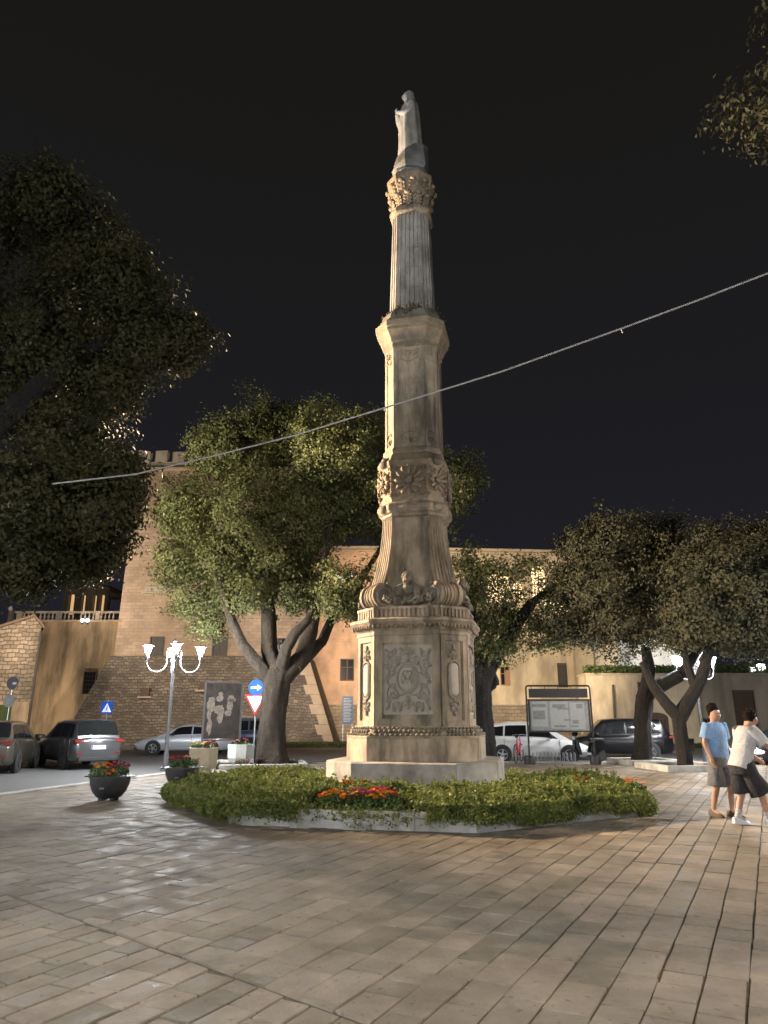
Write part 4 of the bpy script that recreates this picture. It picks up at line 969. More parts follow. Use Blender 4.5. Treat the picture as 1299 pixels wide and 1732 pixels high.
C = np.concatenate([C1, C2]); tnt = np.clip(.5 + .38 * vn(C[:, 0], C[:, 1], 2.2, 3) + .22 * vn(C[:, 0], C[:, 1], 9.0, 5) + rng.normal(0, .13, len(C)), 0, 1)
out = np.zeros_like(C); rad = np.linalg.norm(C[:, :2], axis=1, keepdims=True); out[:, :2] = C[:, :2] / rad * (rad > 4.75) * .9
sp_n = 3200; ti = rng.integers(0, len(C1), sp_n); base_ = C1[ti]; hh_ = rng.uniform(.05, .17, sp_n); lean_ = rng.normal(0, .05, (sp_n, 2)); ex = []
for q in range(14):
    f_ = rng.random(sp_n); e_ = base_.copy(); e_[:, 2] += f_ * hh_; e_[:, :2] += lean_ * f_[:, None] + rng.normal(0, .012, (sp_n, 2)); ex.append(e_)
ex = np.concatenate(ex); et = np.clip(rng.normal(.68, .2, len(ex)), 0, 1); C = np.concatenate([C, ex]); tnt = np.concatenate([tnt, et]); out = np.concatenate([out, np.zeros_like(ex)])
o = leaf_mesh('ground_cover', C, .056, 'leaf_bed', tint=tnt, up=.9, out=out); o.location = (BC.x, BC.y, 0); o.rotation_euler.z = ROT
tag(o, 'low dense green shrubs covering the bed and hanging over its kerb', 'shrubs', kind='stuff')

# ---------------------------------------------------------------- flowers
BLOSSOM = {}
def blossom_mesh(r, mname):
    k = (r, mname)
    if k not in BLOSSOM:
        mm = MB()
        for ring_, nn, el, rad in ((0, 9, 12, r), (1, 7, 38, r * .75), (2, 5, 62, r * .5)):
            for j in range(nn):
                M = RZ(2 * math.pi * (j + .5 * ring_) / nn) @ RY(R(-el)); w_ = rad * .36
                mm.add([(0, 0, 0), (rad * .7, -w_, rad * .05), (rad, 0, -rad * .08), (rad * .7, w_, rad * .05)], [(0, 1, 2, 3)], M)
        mm.ell((0, 0, r * .3), (r * .3, r * .3, r * .25), 6, 4)
        o = mm.build('blossom', 'petal_' + mname, fix=False); BLOSSOM[k] = o.data; bpy.data.objects.remove(o)
    return BLOSSOM[k]
frng = random.Random(11)
def flower_plant(loc, spread, height, cols, nb, label, group=None, name='flower_plant', leaves=420, rb=.04, under=None):
    rt = empty(name, loc, frng.uniform(0, 6), label, 'flowers', group)
    n_ = leaves; a = rng.uniform(0, 2 * math.pi, n_); q = np.sqrt(rng.random(n_)) * spread; z = rng.uniform(.02, 1, n_) * height * (1 - .45 * (q / spread) ** 2)
    leaf_mesh('foliage', np.stack([q * np.cos(a), q * np.sin(a), z], 1), .055, 'leaf_flower', rt, tint=rng.random(n_), up=.5)
    mm = MB()
    for k in range(nb):
        aa = frng.uniform(0, 2 * math.pi); qq = math.sqrt(frng.random()) * spread * .92; zz = height * (1.03 - .35 * (qq / spread) ** 2) + frng.uniform(-.02, .04)
        bx, by = qq * math.cos(aa), qq * math.sin(aa)
        o = bpy.data.objects.new('blossom', blossom_mesh(rb, frng.choice(cols))); col.objects.link(o); o.parent = rt
        o.location = (bx, by, zz); o.rotation_euler = (frng.uniform(-.5, .5) + .35, frng.uniform(-.5, .5), frng.uniform(0, 6)); s = frng.uniform(.8, 1.25); o.scale = (s, s, s)
        mm.tube([(bx * .6, by * .6, 0.02), (bx * .9, by * .9, zz * .6), (bx, by, zz)], .006, 4)
    mm.build('stems', 'leaf_flower', rt)
    return rt
for px, py, cols, lb in ((548, 1362, ['orange'], 'orange marigold plant beside the bare front kerb, first of the row'), (566, 1356, ['orange', 'yellow'], 'small orange and yellow marigold next to the leading orange one'), (590, 1352, ['yellow', 'magenta'], 'yellow and magenta chrysanthemum in the front row of the bed'),
        (608, 1345, ['magenta'], 'dark magenta chrysanthemum clump in the middle of the flower patch'), (612, 1360, ['magenta', 'yellow'], 'magenta chrysanthemum with a single yellow bloom low by the kerb'), (628, 1352, ['orange', 'magenta'], 'mixed orange and magenta chrysanthemum before the plinth'), (640, 1343, ['red', 'magenta'], 'tall crimson chrysanthemum at the back of the flower patch'),
        (655, 1346, ['magenta', 'red', 'orange'], 'crimson and orange chrysanthemum at the end of the flower patch'), (636, 1365, ['yellow', 'orange'], 'bright yellow marigold at the foot of the flower patch'), (657, 1372, ['orange'], 'orange marigold pair hanging toward the kerb'),
        (590, 1330, ['orange', 'yellow'], 'orange marigold nearest the grey plinth block'), (622, 1328, ['orange'], 'lone orange marigold among shrubs before the plinth')):
    p = gp(px, py + 6, .38); nb = 9 if py < 1370 and py > 1335 else 4
    p.y += .35                                  # keep every plant inside the kerb
    while True:
        v_ = Vector((p.x - BC.x, p.y - BC.y))
        if v_.length <= oct_r(math.atan2(v_.x, -v_.y) - ROT) - .36: break
        p.y += .03
    flower_plant((p.x, p.y, .19), .21, .30, cols, nb + 3, lb, rb=.05)
for px, py, lb in ((985, 1316, 'small orange flowers among shrubs at the right of the bed'), (1066, 1322, 'rusty orange flowers at the outer edge of the bed')):
    p = gp(px, py + 8, .42); flower_plant((p.x, p.y, .3), .28, .2, ['orange', 'rust'], 8, lb, rb=.045)

# ---------------------------------------------------------------- trees
def branch_path(a, b, bend, n=6, rnd=.12):
    a, b = Vector(a), Vector(b); out = []; L_ = (b - a).length
    for i in range(n + 1):
        t = i / n; p = a.lerp(b, t) + Vector(bend) * math.sin(math.pi * t)
        if 0 < i < n: p += Vector([frng.uniform(-1, 1) * rnd * L_ * .12 for _ in range(3)])
        out.append(p)
    return out
def bark_tube(mb, path, radii, n=12, rough=.1):
    P = [Vector(p) for p in path]; rings = []
    ph = [frng.uniform(0, 6) for _ in range(4)]
    for i, p in enumerate(P):
        t = (P[min(i + 1, len(P) - 1)] - P[max(i - 1, 0)]).normalized(); u = Vector((1, 0, 0)) if abs(t.x) < .8 else Vector((0, 1, 0)); u = (u - t * u.dot(t)).normalized(); v = t.cross(u)
        rings.append([p + (u * math.cos(a) + v * math.sin(a)) * radii[i] * (1 + rough * (math.sin(3 * a + ph[0] + i * .11) * .6 + math.sin(5 * a + ph[1] - i * .17) * .5 + math.sin(11 * a + ph[2] + i * .07) * .45) + frng.uniform(-.035, .035)) for a in [2 * math.pi * k / n for k in range(n)]])
    mb.loft(rings)
def dense(path, radii, m_=3):
    P, Q = [], []
    for i in range(len(path) - 1):
        for k in range(m_):
            t = k / m_; P.append(Vector(path[i]).lerp(Vector(path[i + 1]), t)); Q.append(radii[i] * (1 - t) + radii[i + 1] * t)
    return P + [Vector(path[-1])], Q + [radii[-1]]
def tree(name, label, base, trunk, tr_r, limbs, blobs, leafm, barkm, lsize, clump=.42, per=46, dens=1.0, group=None, seed=1, shell=.72, twig=True):
    """trunk: points; limbs: list of (points, radii); blobs: (centre, radii, clumps)"""
    global rng
    rt = empty(name, base, 0, label, 'tree', group); B = Vector(base); inv = T(-B.x, -B.y, -B.z)
    mm = MB(); P, Q = dense(trunk, tr_r, 9); bark_tube(mm, P, Q, 30, .10); mm.build('trunk', barkm, rt, 60, M=inv)
    for pts, rad in limbs:
        mm = MB(); P, Q = dense(pts, rad, 6); bark_tube(mm, P, Q, 18, .09); mm.build('limb', barkm, rt, 60, M=inv)
    cs, ts, no = [], [], []; tw_ = MB()
    for (c, r, k) in blobs:
        k = int(k * dens); d = rng.normal(size=(k, 3)); d /= np.linalg.norm(d, axis=1, keepdims=True)
        rad = shell + (1 - shell) * rng.random((k, 1)) ** .5; rad = np.where(rng.random((k, 1)) < .22, rng.random((k, 1)) * shell, rad); rad = np.where(rng.random((k, 1)) < .14, rng.uniform(1.0, 1.3, (k, 1)), rad)
        wob = 1 + .16 * np.sin(d[:, :1] * 5 + c[0]) + .14 * np.sin(d[:, 1:2] * 6 + c[2]) + .12 * np.sin(d[:, 2:] * 7 + c[1])
        cc = np.array(c) + d * rad * np.array(r) * wob
        for q in cc:
            sc_ = rng.uniform(.55, 1.35); npl = int(per * sc_ ** 2 * rng.uniform(.7, 1.15)); cs.append(q + rng.normal(size=(npl, 3)) * clump * sc_ * np.array([.5, .5, .34])); ts.append(np.clip(rng.normal(rng.uniform(.2, .8), .14, npl), 0, 1))
        no.append(np.zeros((sum(len(a_) for a_ in cs) - sum(len(a_) for a_ in no), 3)) + 0); loc_ = np.concatenate(cs)[-len(no[-1]):]; dv = (loc_ - np.array(c)) / np.array(r); no[-1] = dv / np.maximum(np.linalg.norm(dv, axis=1, keepdims=True), .2) * 2.0
        if twig:
            for q in cc[::9]:
                s = np.array(c) * .55 + q * .45; tw_.tube([tuple(s), tuple((s + q) / 2 + rng.normal(0, .12, 3)), tuple(q)], [.035, .022, .008], 4)
    cs = np.concatenate(cs)
    o = leaf_mesh('crown', cs, lsize, leafm, rt, tint=np.concatenate(ts), up=.45, out=np.concatenate(no)); o.matrix_local = inv
    if twig: tw_.build('twigs', barkm, rt, M=inv, fix=False)['kind'] = 'stuff'
    return rt
A = lambda px, py, Y: tuple(at(px, py, Y))
S = lambda px, Y: px / F_PX * Y * 1.0           # pixels -> metres near depth Y
# central holm oak
rng = np.random.default_rng(21); frng = random.Random(5)
Y0 = 27.0; b0 = at(459, 1297, Y0); b0.z = -.02
trk = [(b0.x, Y0, -.1), A(458, 1270, Y0), A(460, 1230, Y0), A(463, 1190, Y0), A(468, 1150, Y0), A(474, 1128, Y0)]
tr = [.66, .53, .47, .46, .47, .38]
lim = [([A(466, 1160, Y0), A(432, 1118, Y0 - .2), A(410, 1090, Y0 - .3), A(392, 1050, Y0 - .4), A(380, 1010, Y0 - .5), A(360, 950, Y0 - .6)], [.28, .23, .19, .165, .13, .07]),
       ([A(472, 1150, Y0), A(455, 1100, Y0 + .3), A(454, 1050, Y0 + .3), A(452, 1000, Y0 + .3), A(445, 920, Y0 + .2), A(430, 820, Y0)], [.40, .30, .27, .24, .19, .09]),
       ([A(474, 1140, Y0), A(484, 1098, Y0 - .5), A(500, 1070, Y0 - .6), A(520, 1050, Y0 - .6), A(540, 1010, Y0 - .4)], [.28, .21, .18, .14, .07]),
       ([A(476, 1150, Y0), A(512, 1110, Y0 + .2), A(524, 1070, Y0 + .3), A(532, 1030, Y0 + .4), A(545, 970, Y0 + .5), A(560, 880, Y0 + .6)], [.36, .31, .28, .24, .18, .09]),
       ([A(500, 1130, Y0), A(545, 1085, Y0 + 1), A(560, 1050, Y0 + 1.2), A(600, 1000, Y0 + 1.6), A(660, 900, Y0 + 2)], [.25, .2, .17, .14, .07])]
bl = []
for px, py, rx, rz, k in ((368, 765, 46, 60, 150), (318, 860, 58, 66, 210), (305, 950, 46, 52, 130), (350, 1015, 62, 40, 130), (415, 760, 80, 80, 280), (470, 735, 75, 62, 240), (560, 745, 75, 70, 240), (420, 880, 95, 95, 330), (520, 860, 95, 105, 330), (600, 840, 80, 110, 250), (480, 962, 88, 52, 200), (590, 1000, 58, 50, 135), (505, 1010, 40, 26, 55), (420, 1000, 46, 34, 75), (385, 950, 62, 52, 150), (625, 1040, 30, 35, 50), (700, 830, 70, 90, 170), (765, 820, 55, 72, 150), (640, 730, 45, 45, 90), (350, 1060, 34, 22, 30)):
    Yc = Y0 + frng.uniform(-1.2, 1.6) + (1.8 if px > 590 else 0); bl.append((A(px, py, Yc), (S(rx, 27) * .86, S((rx + rz) / 2, 27) * .9, S(rz, 27) * .88), k * .9))
tree('oak_tree', 'big holm oak with thick forked trunk and broad crown beside the street lamp', b0, trk, tr, lim, bl, 'leaf_oak', 'bark', .125, seed=1, per=62)
# dark tree at the left, trunk outside the frame
Y1 = 11.5
trk = [(-9.0, Y1, -.1), (-8.9, Y1, 1.2), (-8.6, Y1 + .1, 2.6), (-8.3, Y1, 4.2)]
lim = [([(-8.4, Y1, 3.6), (-7.4, Y1 - .2, 5.4), (-6.0, Y1, 7.4), (-4.6, Y1, 8.6)], [.3, .24, .17, .07]), ([(-8.3, Y1, 4.0), (-8.2, Y1 + .4, 7), (-7.5, Y1 + .3, 10), (-7.2, Y1, 12)], [.32, .26, .16, .06]), ([(-8.5, Y1, 3.2), (-6.9, Y1 + .4, 4.2), (-5.4, Y1 + .5, 4.9)], [.26, .18, .07])]
bl = []
for px, py, rx, rz, k in ((80, 340, 75, 62, 140), (20, 380, 85, 85, 150), (150, 430, 90, 85, 190), (220, 490, 75, 75, 170), (300, 570, 58, 45, 110), (250, 585, 70, 62, 130), (110, 560, 120, 105, 230), (40, 640, 120, 110, 200), (170, 650, 85, 62, 150), (120, 760, 100, 80, 190), (60, 850, 130, 80, 230), (170, 860, 72, 65, 140), (200, 810, 45, 60, 80), (110, 940, 88, 48, 150), (20, 950, 85, 62, 140), (-90, 600, 130, 240, 250), (-80, 880, 110, 110, 150), (170, 925, 48, 40, 60)):
    Yc = Y1 + frng.uniform(-.9, .9); dd = Yc / ray(px, py).y
    bl.append((A(px, py, Yc), (rx / F_PX * dd * .84, rx / F_PX * dd * .9, rz / F_PX * dd * .84), k))
tree('evergreen_tree', 'huge dark evergreen crown overhanging from beside the parked cars', (-9.0, Y1, 0), trk, [.5, .42, .38, .36], lim, bl, 'leaf_dark', 'bark_dark', .085, clump=.26, per=52, seed=2)
# tree standing behind the pedestal
Y2 = 29.0; b2 = at(818, 1288, Y2)
trk = [(b2.x, Y2, -.1), A(816, 1250, Y2), A(812, 1200, Y2), A(812, 1160, Y2)]
lim = [([A(812, 1170, Y2), A(826, 1130, Y2), A(860, 1075, Y2), A(900, 1020, Y2), A(940, 990, Y2)], [.42, .34, .27, .2, .1]), ([A(812, 1170, Y2), A(800, 1100, Y2), A(795, 1030, Y2), A(810, 960, Y2)], [.42, .32, .24, .1]), ([A(822, 1165, Y2), A(838, 1155, Y2 - .1), A(836, 1140, Y2 - .1)], [.22, .17, .08])]
bl = []
for px, py, rx, rz, k in ((812, 990, 40, 42, 90), (858, 965, 40, 24, 42), (858, 1040, 52, 44, 105), (905, 1062, 44, 34, 60), (810, 1070, 42, 44, 90), (905, 955, 30, 18, 14), (950, 1078, 38, 28, 40), (938, 1005, 26, 36, 36), (790, 950, 25, 35, 40), (845, 1105, 34, 22, 45)):
    Yc = Y2 + frng.uniform(-1, 1); bl.append((A(px, py, Yc), (S(rx, Y2), S((rx + rz) / 2, Y2), S(rz, Y2)), k))
tree('oak_tree', 'smaller dark oak standing directly behind the column pedestal', (b2.x, Y2, 0), trk, [.52, .46, .42, .44], lim, bl, 'leaf_oak', 'bark_dark', .125, per=38)
# two trees on the right
Y3 = 27.3; b3 = at(1086, 1290, Y3)
trk = [(b3.x, Y3, -.05), A(1088, 1265, Y3), A(1086, 1220, Y3), A(1090, 1180, Y3), A(1098, 1160, Y3)]
lim = [([A(1094, 1172, Y3), A(1120, 1158, Y3), A(1155, 1140, Y3), A(1180, 1100, Y3), A(1190, 1050, Y3)], [.27, .25, .22, .18, .09]), ([A(1092, 1178, Y3), A(1098, 1130, Y3), A(1090, 1090, Y3), A(1060, 1020, Y3)], [.26, .22, .16, .08])]
bl = []
for px, py, rx, rz, k in ((1040, 920, 58, 44, 150), (985, 935, 48, 42, 110), (1010, 1000, 62, 58, 190), (1080, 980, 75, 70, 220), (1150, 950, 70, 62, 190), (1060, 1065, 58, 38, 130), (1140, 1040, 72, 55, 170), (1000, 1060, 45, 32, 70), (960, 1000, 40, 45, 80), (1110, 905, 40, 26, 60), (950, 1060, 34, 26, 34)):
    Yc = Y3 + frng.uniform(-1.2, 1.2); bl.append((A(px, py, Yc), (S(rx, Y3), S((rx + rz) / 2, Y3), S(rz, Y3)), k))
tree('oak_tree', 'dark oak whose straight trunk stands in front of the black car', (b3.x, Y3, 0), trk, [.38, .31, .29, .30, .28], lim, bl, 'leaf_brown', 'bark_dark', .125, per=56)
Y4 = 24.5; b4 = at(1160, 1304, Y4)
trk = [(b4.x, Y4, -.05), A(1157, 1280, Y4), A(1150, 1240, Y4), A(1147, 1208, Y4)]
lim = [([A(1147, 1212, Y4), A(1125, 1188, Y4), A(1105, 1160, Y4 + .2), A(1085, 1120, Y4 + .3)], [.22, .18, .15, .08]), ([A(1148, 1212, Y4), A(1168, 1180, Y4), A(1185, 1150, Y4), A(1200, 1100, Y4), A(1210, 1040, Y4)], [.26, .22, .2, .16, .08]), ([A(1176, 1165, Y4), A(1160, 1120, Y4 + .2), A(1150, 1060, Y4 + .2)], [.15, .12, .06])]
bl = []
for px, py, rx, rz, k in ((1225, 935, 68, 52, 180), (1180, 985, 62, 58, 150), (1262, 985, 72, 70, 190), (1215, 1045, 72, 48, 170), (1290, 1050, 62, 48, 120), (1320, 960, 70, 70, 120), (1170, 1070, 45, 30, 70), (1255, 1080, 45, 24, 60), (1285, 915, 40, 30, 70), (1345, 1060, 60, 60, 80)):
    Yc = Y4 + frng.uniform(-1.2, 1.2); bl.append((A(px, py, Yc), (S(rx, Y4), S((rx + rz) / 2, Y4), S(rz, Y4)), k))
tree('oak_tree', 'slim forked oak in a low stone edging behind the walking people', (b4.x, Y4, 0), trk, [.26, .23, .21, .23], lim, bl, 'leaf_brown', 'bark_dark', .12, per=56)
for (bx, by, sz, lb) in ((b3.x + .1, Y3 + .0, 2.0, 'pale square stone edging round the oak by the black car'), (b4.x - .1, Y4, 2.2, 'pale square stone edging round the slim forked oak')):
    rt = empty('tree_edging', (bx, by, 0), R(8), lb, 'kerb')
    for k in range(4):
        mm = MB(); mm.box((0, -sz / 2 + .1, .09), (sz - .21, .2, .2), bev=.015); mm.build('kerb_stone', 'kerb', rt, M=RZ(R(90 * k)) @ T(.1, 0, 0))
    mm = MB(); mm.box((0, 0, .03), (sz - .42, sz - .42, .06)); mm.build('soil', 'soil', rt)
# near tree at the right: only a spray of its crown reaches into the frame
Y5 = 9.5
trk = [(9.4, Y5, -.1), (9.35, Y5, 1.5), (9.3, Y5 + .1, 3.2), (9.3, Y5, 5)]
lim = [([(9.3, Y5, 4.4), (8.6, Y5 - .1, 7.2), (7.7, Y5, 9.8), (6.6, Y5, 11.4)], [.26, .2, .13, .05]), ([(9.3, Y5, 4.8), (9.8, Y5 + .4, 8), (9.6, Y5 + .3, 11)], [.26, .2, .08]), ([(9.3, Y5, 4.0), (8.6, Y5 - .8, 5.2), (7.7, Y5 - 1.9, 5.8)], [.18, .13, .06])]
bl = [((8.3, Y5 - .2, 11.9), (1.4, 1.4, 1.2), 130), ((6.75, Y5, 11.5), (.8, .8, .8), 80), ((9.2, Y5, 9.6), (1.3, 1.3, 1.3), 120), ((8.5, Y5 - .7, 6.7), (1.35, .9, .6), 170), ((7.7, Y5 - 2.0, 5.7), (.85, .7, .4), 90), ((10.6, Y5, 10), (1.3, 1.4, 1.6), 90), ((7.6, Y5 - .2, 13.2), (1.0, .9, .7), 70)]
tree('evergreen_tree', 'brownish tree spray reaching into the night sky beside the cable', (9.4, Y5, 0), trk, [.36, .31, .28, .27], lim, bl, 'leaf_brown', 'bark_dark', .10, clump=.28, per=44)
# ---------------------------------------------------------------- street lamps
def make_lamp():
    rt = empty('street_lamp', (0, 0, 0))
    mm = MB(); mm.lathe([(.16, 0), (.16, .03), (.11, .05), (.085, .12), (.085, .5), (.062, .56), (.055, 1.8), (.050, 3.4)], 14); mm.build('pole', 'paint_grey', rt, 40)
    mm = MB(); mm.lathe([(.055, 3.4), (.075, 3.42), (.075, 3.5), (.055, 3.52), (.05, 3.9), (.05, 3.95)], 12); mm.lathe([(.05, 3.95), (.07, 3.97), (.07, 4.0), (.03, 4.03)], 12); mm.ell((0, 0, 4.09), (.07, .07, .075), 12, 8); mm.build('finial', 'iron', rt, 40)
    for k in range(4):
        Mk = RZ(R(90 * k)); r = .25
        mm = MB(); path = [(.22, 0, 3.74), (.22, 0, 3.45)] + [(.535 - .315 * math.cos(R(a)), 0, 3.38 - .315 * math.sin(R(a))) for a in range(0, 181, 15)] + [(.85, 0, 3.45), (.85, 0, 3.5)]
        mm.tube(path, .026, 8, M=Mk); mm.tube([(.05, 0, 3.58), (.22, 0, 3.58)], .018, 6, M=Mk); mm.ell((.22, 0, 3.74), (.035, .035, .04), 8, 6, Mk)
        mm.lathe([(.04, 3.46), (.055, 3.5), (.055, 3.56), (.05, 3.635)], 10, M=Mk @ T(.85, 0, 0))
        arm = mm.build('arm', 'paint_grey', rt, 50)
        mm = MB(); mm.lathe([(.045, 3.64), (.085, 3.74), (.115, 3.84), (.12, 3.90)], 10, M=Mk @ T(.85, 0, 0)); mm.build('lantern', 'lantern_glass', arm)
        mm = MB(); mm.lathe([(.125, 3.905), (.19, 3.91), (.19, 3.93), (.1, 3.96), (.02, 3.98)], 14, M=Mk @ T(.85, 0, 0)); mm.build('lantern_cap', 'paint_grey', arm, 40)
    return rt
lamp0 = make_lamp()
p = gp(279, 1303); spots = [((p.x, p.y, 0), R(20), 'grey four-arm street lamp with blazing lanterns between the black flower bowl and the poster stand')]
p = at(1194, 1288, 28.4); spots.append(((p.x, p.y, 0), R(15), 'grey four-arm street lamp half hidden by the slim forked oak'))
spots += [((-6.0, -2.5, 0), R(30), 'unseen four-arm street lamp assumed as fill on the open paving near the left road edge'), ((4.0, -6.0, 0), R(10), 'unseen four-arm street lamp assumed as fill on the open paving opposite the pedestal'), ((13.5, 15.0, 0), R(40), 'unseen four-arm street lamp added as fill on the paving beyond the brownish tree'), ((-13.8, 11.5, -.13), R(5), 'unseen four-arm street lamp added as fill across the road from the huge evergreen')]  # all four unseen: first two assumed from the light, last two added as fill
for i, (loc, rz, lb) in enumerate(spots):
    o = lamp0 if i == 0 else copy_tree(lamp0)
    o.location = loc; o.rotation_euler = (0, 0, rz); tag(o, lb, 'street lamp', 'four-arm street lamps')
# flood lights, all out of view: a fixture that carries its own spot lamp
def floodlight(loc, target, watts, colr, cone, label, mast=True, group='unseen assumed or added floodlights', size=.25, blend=.5):
    loc = Vector(loc); tgt = Vector(target); d = (tgt - loc).normalized(); rt = empty('floodlight', (loc.x, loc.y, 0), 0, label, 'floodlight', group)
    q = d.to_track_quat('-Z', 'Y').to_matrix().to_4x4(); Mh = T(0, 0, loc.z) @ q
    mm = MB(); mm.loft([[(-.11, -.09, .22), (.11, -.09, .22), (.11, .09, .22), (-.11, .09, .22)], [(-.2, -.15, .03), (.2, -.15, .03), (.2, .15, .03), (-.2, .15, .03)], [(-.2, -.15, .01), (.2, -.15, .01), (.2, .15, .01), (-.2, .15, .01)]], M=Mh); mm.build('housing', 'iron', rt)
    if mast:
        mm = MB(); mm.lathe([(.14, 0), (.14, .05), (.10, .1), (.06, loc.z - .2)], 12, M=T(*(-d * .3).xy, 0)); mm.tube([(*(-d * .3).xy, loc.z - .25), (*(-d * .2).xy, loc.z)], .04, 8); mm.build('mast', 'paint_grey', rt, 40)
    else:
        mm = MB(); mm.box((0, 0, loc.z / 2 - .1), (.25, .25, max(.06, loc.z - .1))); mm.build('foot', 'iron', rt)
    ld = bpy.data.lights.new('unseen_flood_beam', 'SPOT'); ld.energy = watts; ld.color = colr; ld.spot_size = R(cone); ld.spot_blend = blend; ld.shadow_soft_size = size
    lo = bpy.data.objects.new('unseen_flood_beam', ld); col.objects.link(lo); lo.parent = rt; lo.matrix_local = Mh
    return rt
floodlight((-14.5, 21.3, 8.0), (.6, 17.2, 8.5), 85000, (1.0, .74, .48), 75, 'unseen tall floodlight mast assumed beyond the parked cars, aimed at the column')  # unseen mast, assumed from the warm light on the column's left faces
floodlight((-15.2, 20.0, 7.2), (-6.5, 27, 9.5), 15000, (1.0, .90, .66), 62, 'unseen floodlight mast added beyond the parked cars to brighten the big holm oak', size=.6)  # added out of view as fill for the oak crown
floodlight((14.5, 8.3, 13.0), (2.0, 9, 0), 14000, NEUTRAL, 74, 'unseen tall floodlight mast assumed behind the brownish tree, lighting the square', size=.15)  # unseen mast, assumed from the tree shadow across the paving
floodlight((-9.5, -9.0, 8.0), (.7, 17, 15), 13000, COOL, 26, 'unseen tall white floodlight mast assumed on the open paving, aimed at the statue')  # unseen cool flood, assumed from the white light on the statue
TW = (1.0, .80, .60)  # colour of the unseen floods added for the keep
floodlight((-23.2, 44.2, 8.2), (-14, 52, 14), 6000, TW, 130, 'unseen floodlight added on the stone house roof to light the keep', mast=False, size=.4)  # added fixture, covered by the evergreen crown, lights the keep top
floodlight((-5.35, 34.5, 6.3), (-13, 52, 11), 11500, TW, 100, 'hidden floodlight mast added behind the big holm oak to light the keep', size=.4)  # added mast, kept out of sight by the oak trunk
floodlight((-5.0, 35.0, 5.2), (0, 57, 7), 5500, (1.0, .80, .62), 80, 'hidden floodlight mast added behind the big holm oak to light the salmon block', size=.3)  # second added mast concealed by the oak
floodlight((4.7, 35.5, 6.0), (8.5, 57, 6), 26000, (1.0, .82, .58), 80, 'hidden floodlight mast added behind the pedestal oak to light the cream wing', size=.4)  # added mast concealed by the tree behind the pedestal
floodlight((-21.6, 35.5, 7.0), (-22.5, 50, 4), 5500, (1.0, .80, .58), 110, 'unseen floodlight mast added by the road to light the rubble stone house')  # added mast outside the view, fills the house front
floodlight((22, 52, 5.0), (23, 62, 7), 2600, (1, 1, 1), 100, 'unseen floodlight added behind the garden wall to light the white house')  # added out of sight to whiten the gable
floodlight((16, 39, .45), (16, 46, 3), 420, (1.0, .85, .65), 120, 'unseen low floodlight added on the road to light the garden wall', mast=False)  # added ground fixture brightening the garden wall
floodlight((-23.6, 50.8, .45), (-24.3, 56, 4.5), 1400, (1.0, .80, .58), 130, 'unseen low floodlight added to light the stained ochre wall', mast=False)  # added uplight behind the parked cars, lifts the wall out of shadow
# ---------------------------------------------------------------- planters
def bowl(px, py, rz, cols, label):
    p = gp(px, py); rt = empty('bowl_planter', (p.x, p.y, 0), rz, label, 'planter', 'black bowl planters')
    mm = MB(); mm.lathe([(.16, .05), (.24, .07), (.33, .18), (.385, .32), (.40, .44), (.40, .47), (.37, .47), (.36, .40), (.02, .40)], 28); b = mm.build('bowl', 'pot_black', rt, 50)
    mm = MB(); mm.lathe([(.395, .445), (.42, .45), (.42, .475), (.395, .48)], 28); mm.build('rim', 'pot_black', b, 50)
    for s in (-1, 1):
        mm = MB(); mm.box((s * .44, 0, .462), (.13, .14, .022), bev=.005); mm.build('handle', 'pot_black', rt)
    for k in range(4):
        mm = MB(); mm.box((.17 * math.cos(R(45 + 90 * k)), .17 * math.sin(R(45 + 90 * k)), .035), (.07, .07, .07)); mm.build('foot', 'pot_black', rt)
    mm = MB(); mm.box((0, 0, 0), (.09, .004, .035)); mm.build('emblem', 'paint_grey', rt, M=RZ(-rz) @ T(-.02, -.372, .26) @ RX(R(-22)))
    mm = MB(); mm.lathe([(.01, .41), (.365, .41)], 20, caps=False); mm.build('soil', 'soil', rt)
    return rt
b1 = bowl(183, 1354, 0, None, 'black bowl planter of yellow and dark red flowers standing alone on the paving')
b2_ = bowl(306, 1333, R(20), None, 'black bowl planter of dark red flowers between the lamp post and the bed')
for b_, items in ((b1, ((-.2, -.02, ['yellow', 'orange'], 'yellow and orange marigolds in the lone black bowl'), (.14, .02, ['red', 'magenta'], 'dark red chrysanthemums in the lone black bowl'), (.02, -.18, ['orange', 'red'], 'low orange marigolds at the lone black bowl front'))), (b2_, ((-.12, .0, ['red', 'magenta', 'red'], 'dark red chrysanthemums in the black bowl by the lamp post'), (.17, -.03, ['red', 'orange', 'white'], 'red and orange flowers in the black bowl by the lamp post')))):
    for dx_, dy_, cl, lb in items: flower_plant((b_.location.x + dx_, b_.location.y + dy_, .41), .23, .30 if dy_ > -.1 else .15, cl, 20 if dy_ > -.1 else 8, lb, leaves=480, rb=.042)
def stone_planter(px, py, mt, label, s=1.0):
    p = gp(px, py); rt = empty('stone_planter', (p.x, p.y, 0), R(14), label, 'planter', 'octagonal stone planters')
    mm = MB(); o8 = lambda r, z: [(r * math.cos(R(22.5 + 45 * k)), r * math.sin(R(22.5 + 45 * k)), z) for k in range(8)]
    mm.loft([o8(.40, .16), o8(.45, .30), o8(.46, .70), o8(.46, .74), o8(.38, .74), o8(.37, .62), o8(.02, .62)]); mm.build('tub', mt, rt)
    mm = MB(); mm.loft([o8(.30, 0), o8(.30, .10), o8(.27, .16)]); mm.build('base', mt, rt)
    mm = MB(); mm.loft([o8(.372, .60), o8(.372, .635)]); mm.build('soil', 'soil', rt)
    return rt
s1 = stone_planter(342, 1308, 'planter_stone', 'yellowish octagonal stone planter with yellow and orange flowers before the poster stand')
s2 = stone_planter(405, 1297, 'planter_stone_grey', 'pale grey octagonal stone planter with few pink flowers by the road sign pole')
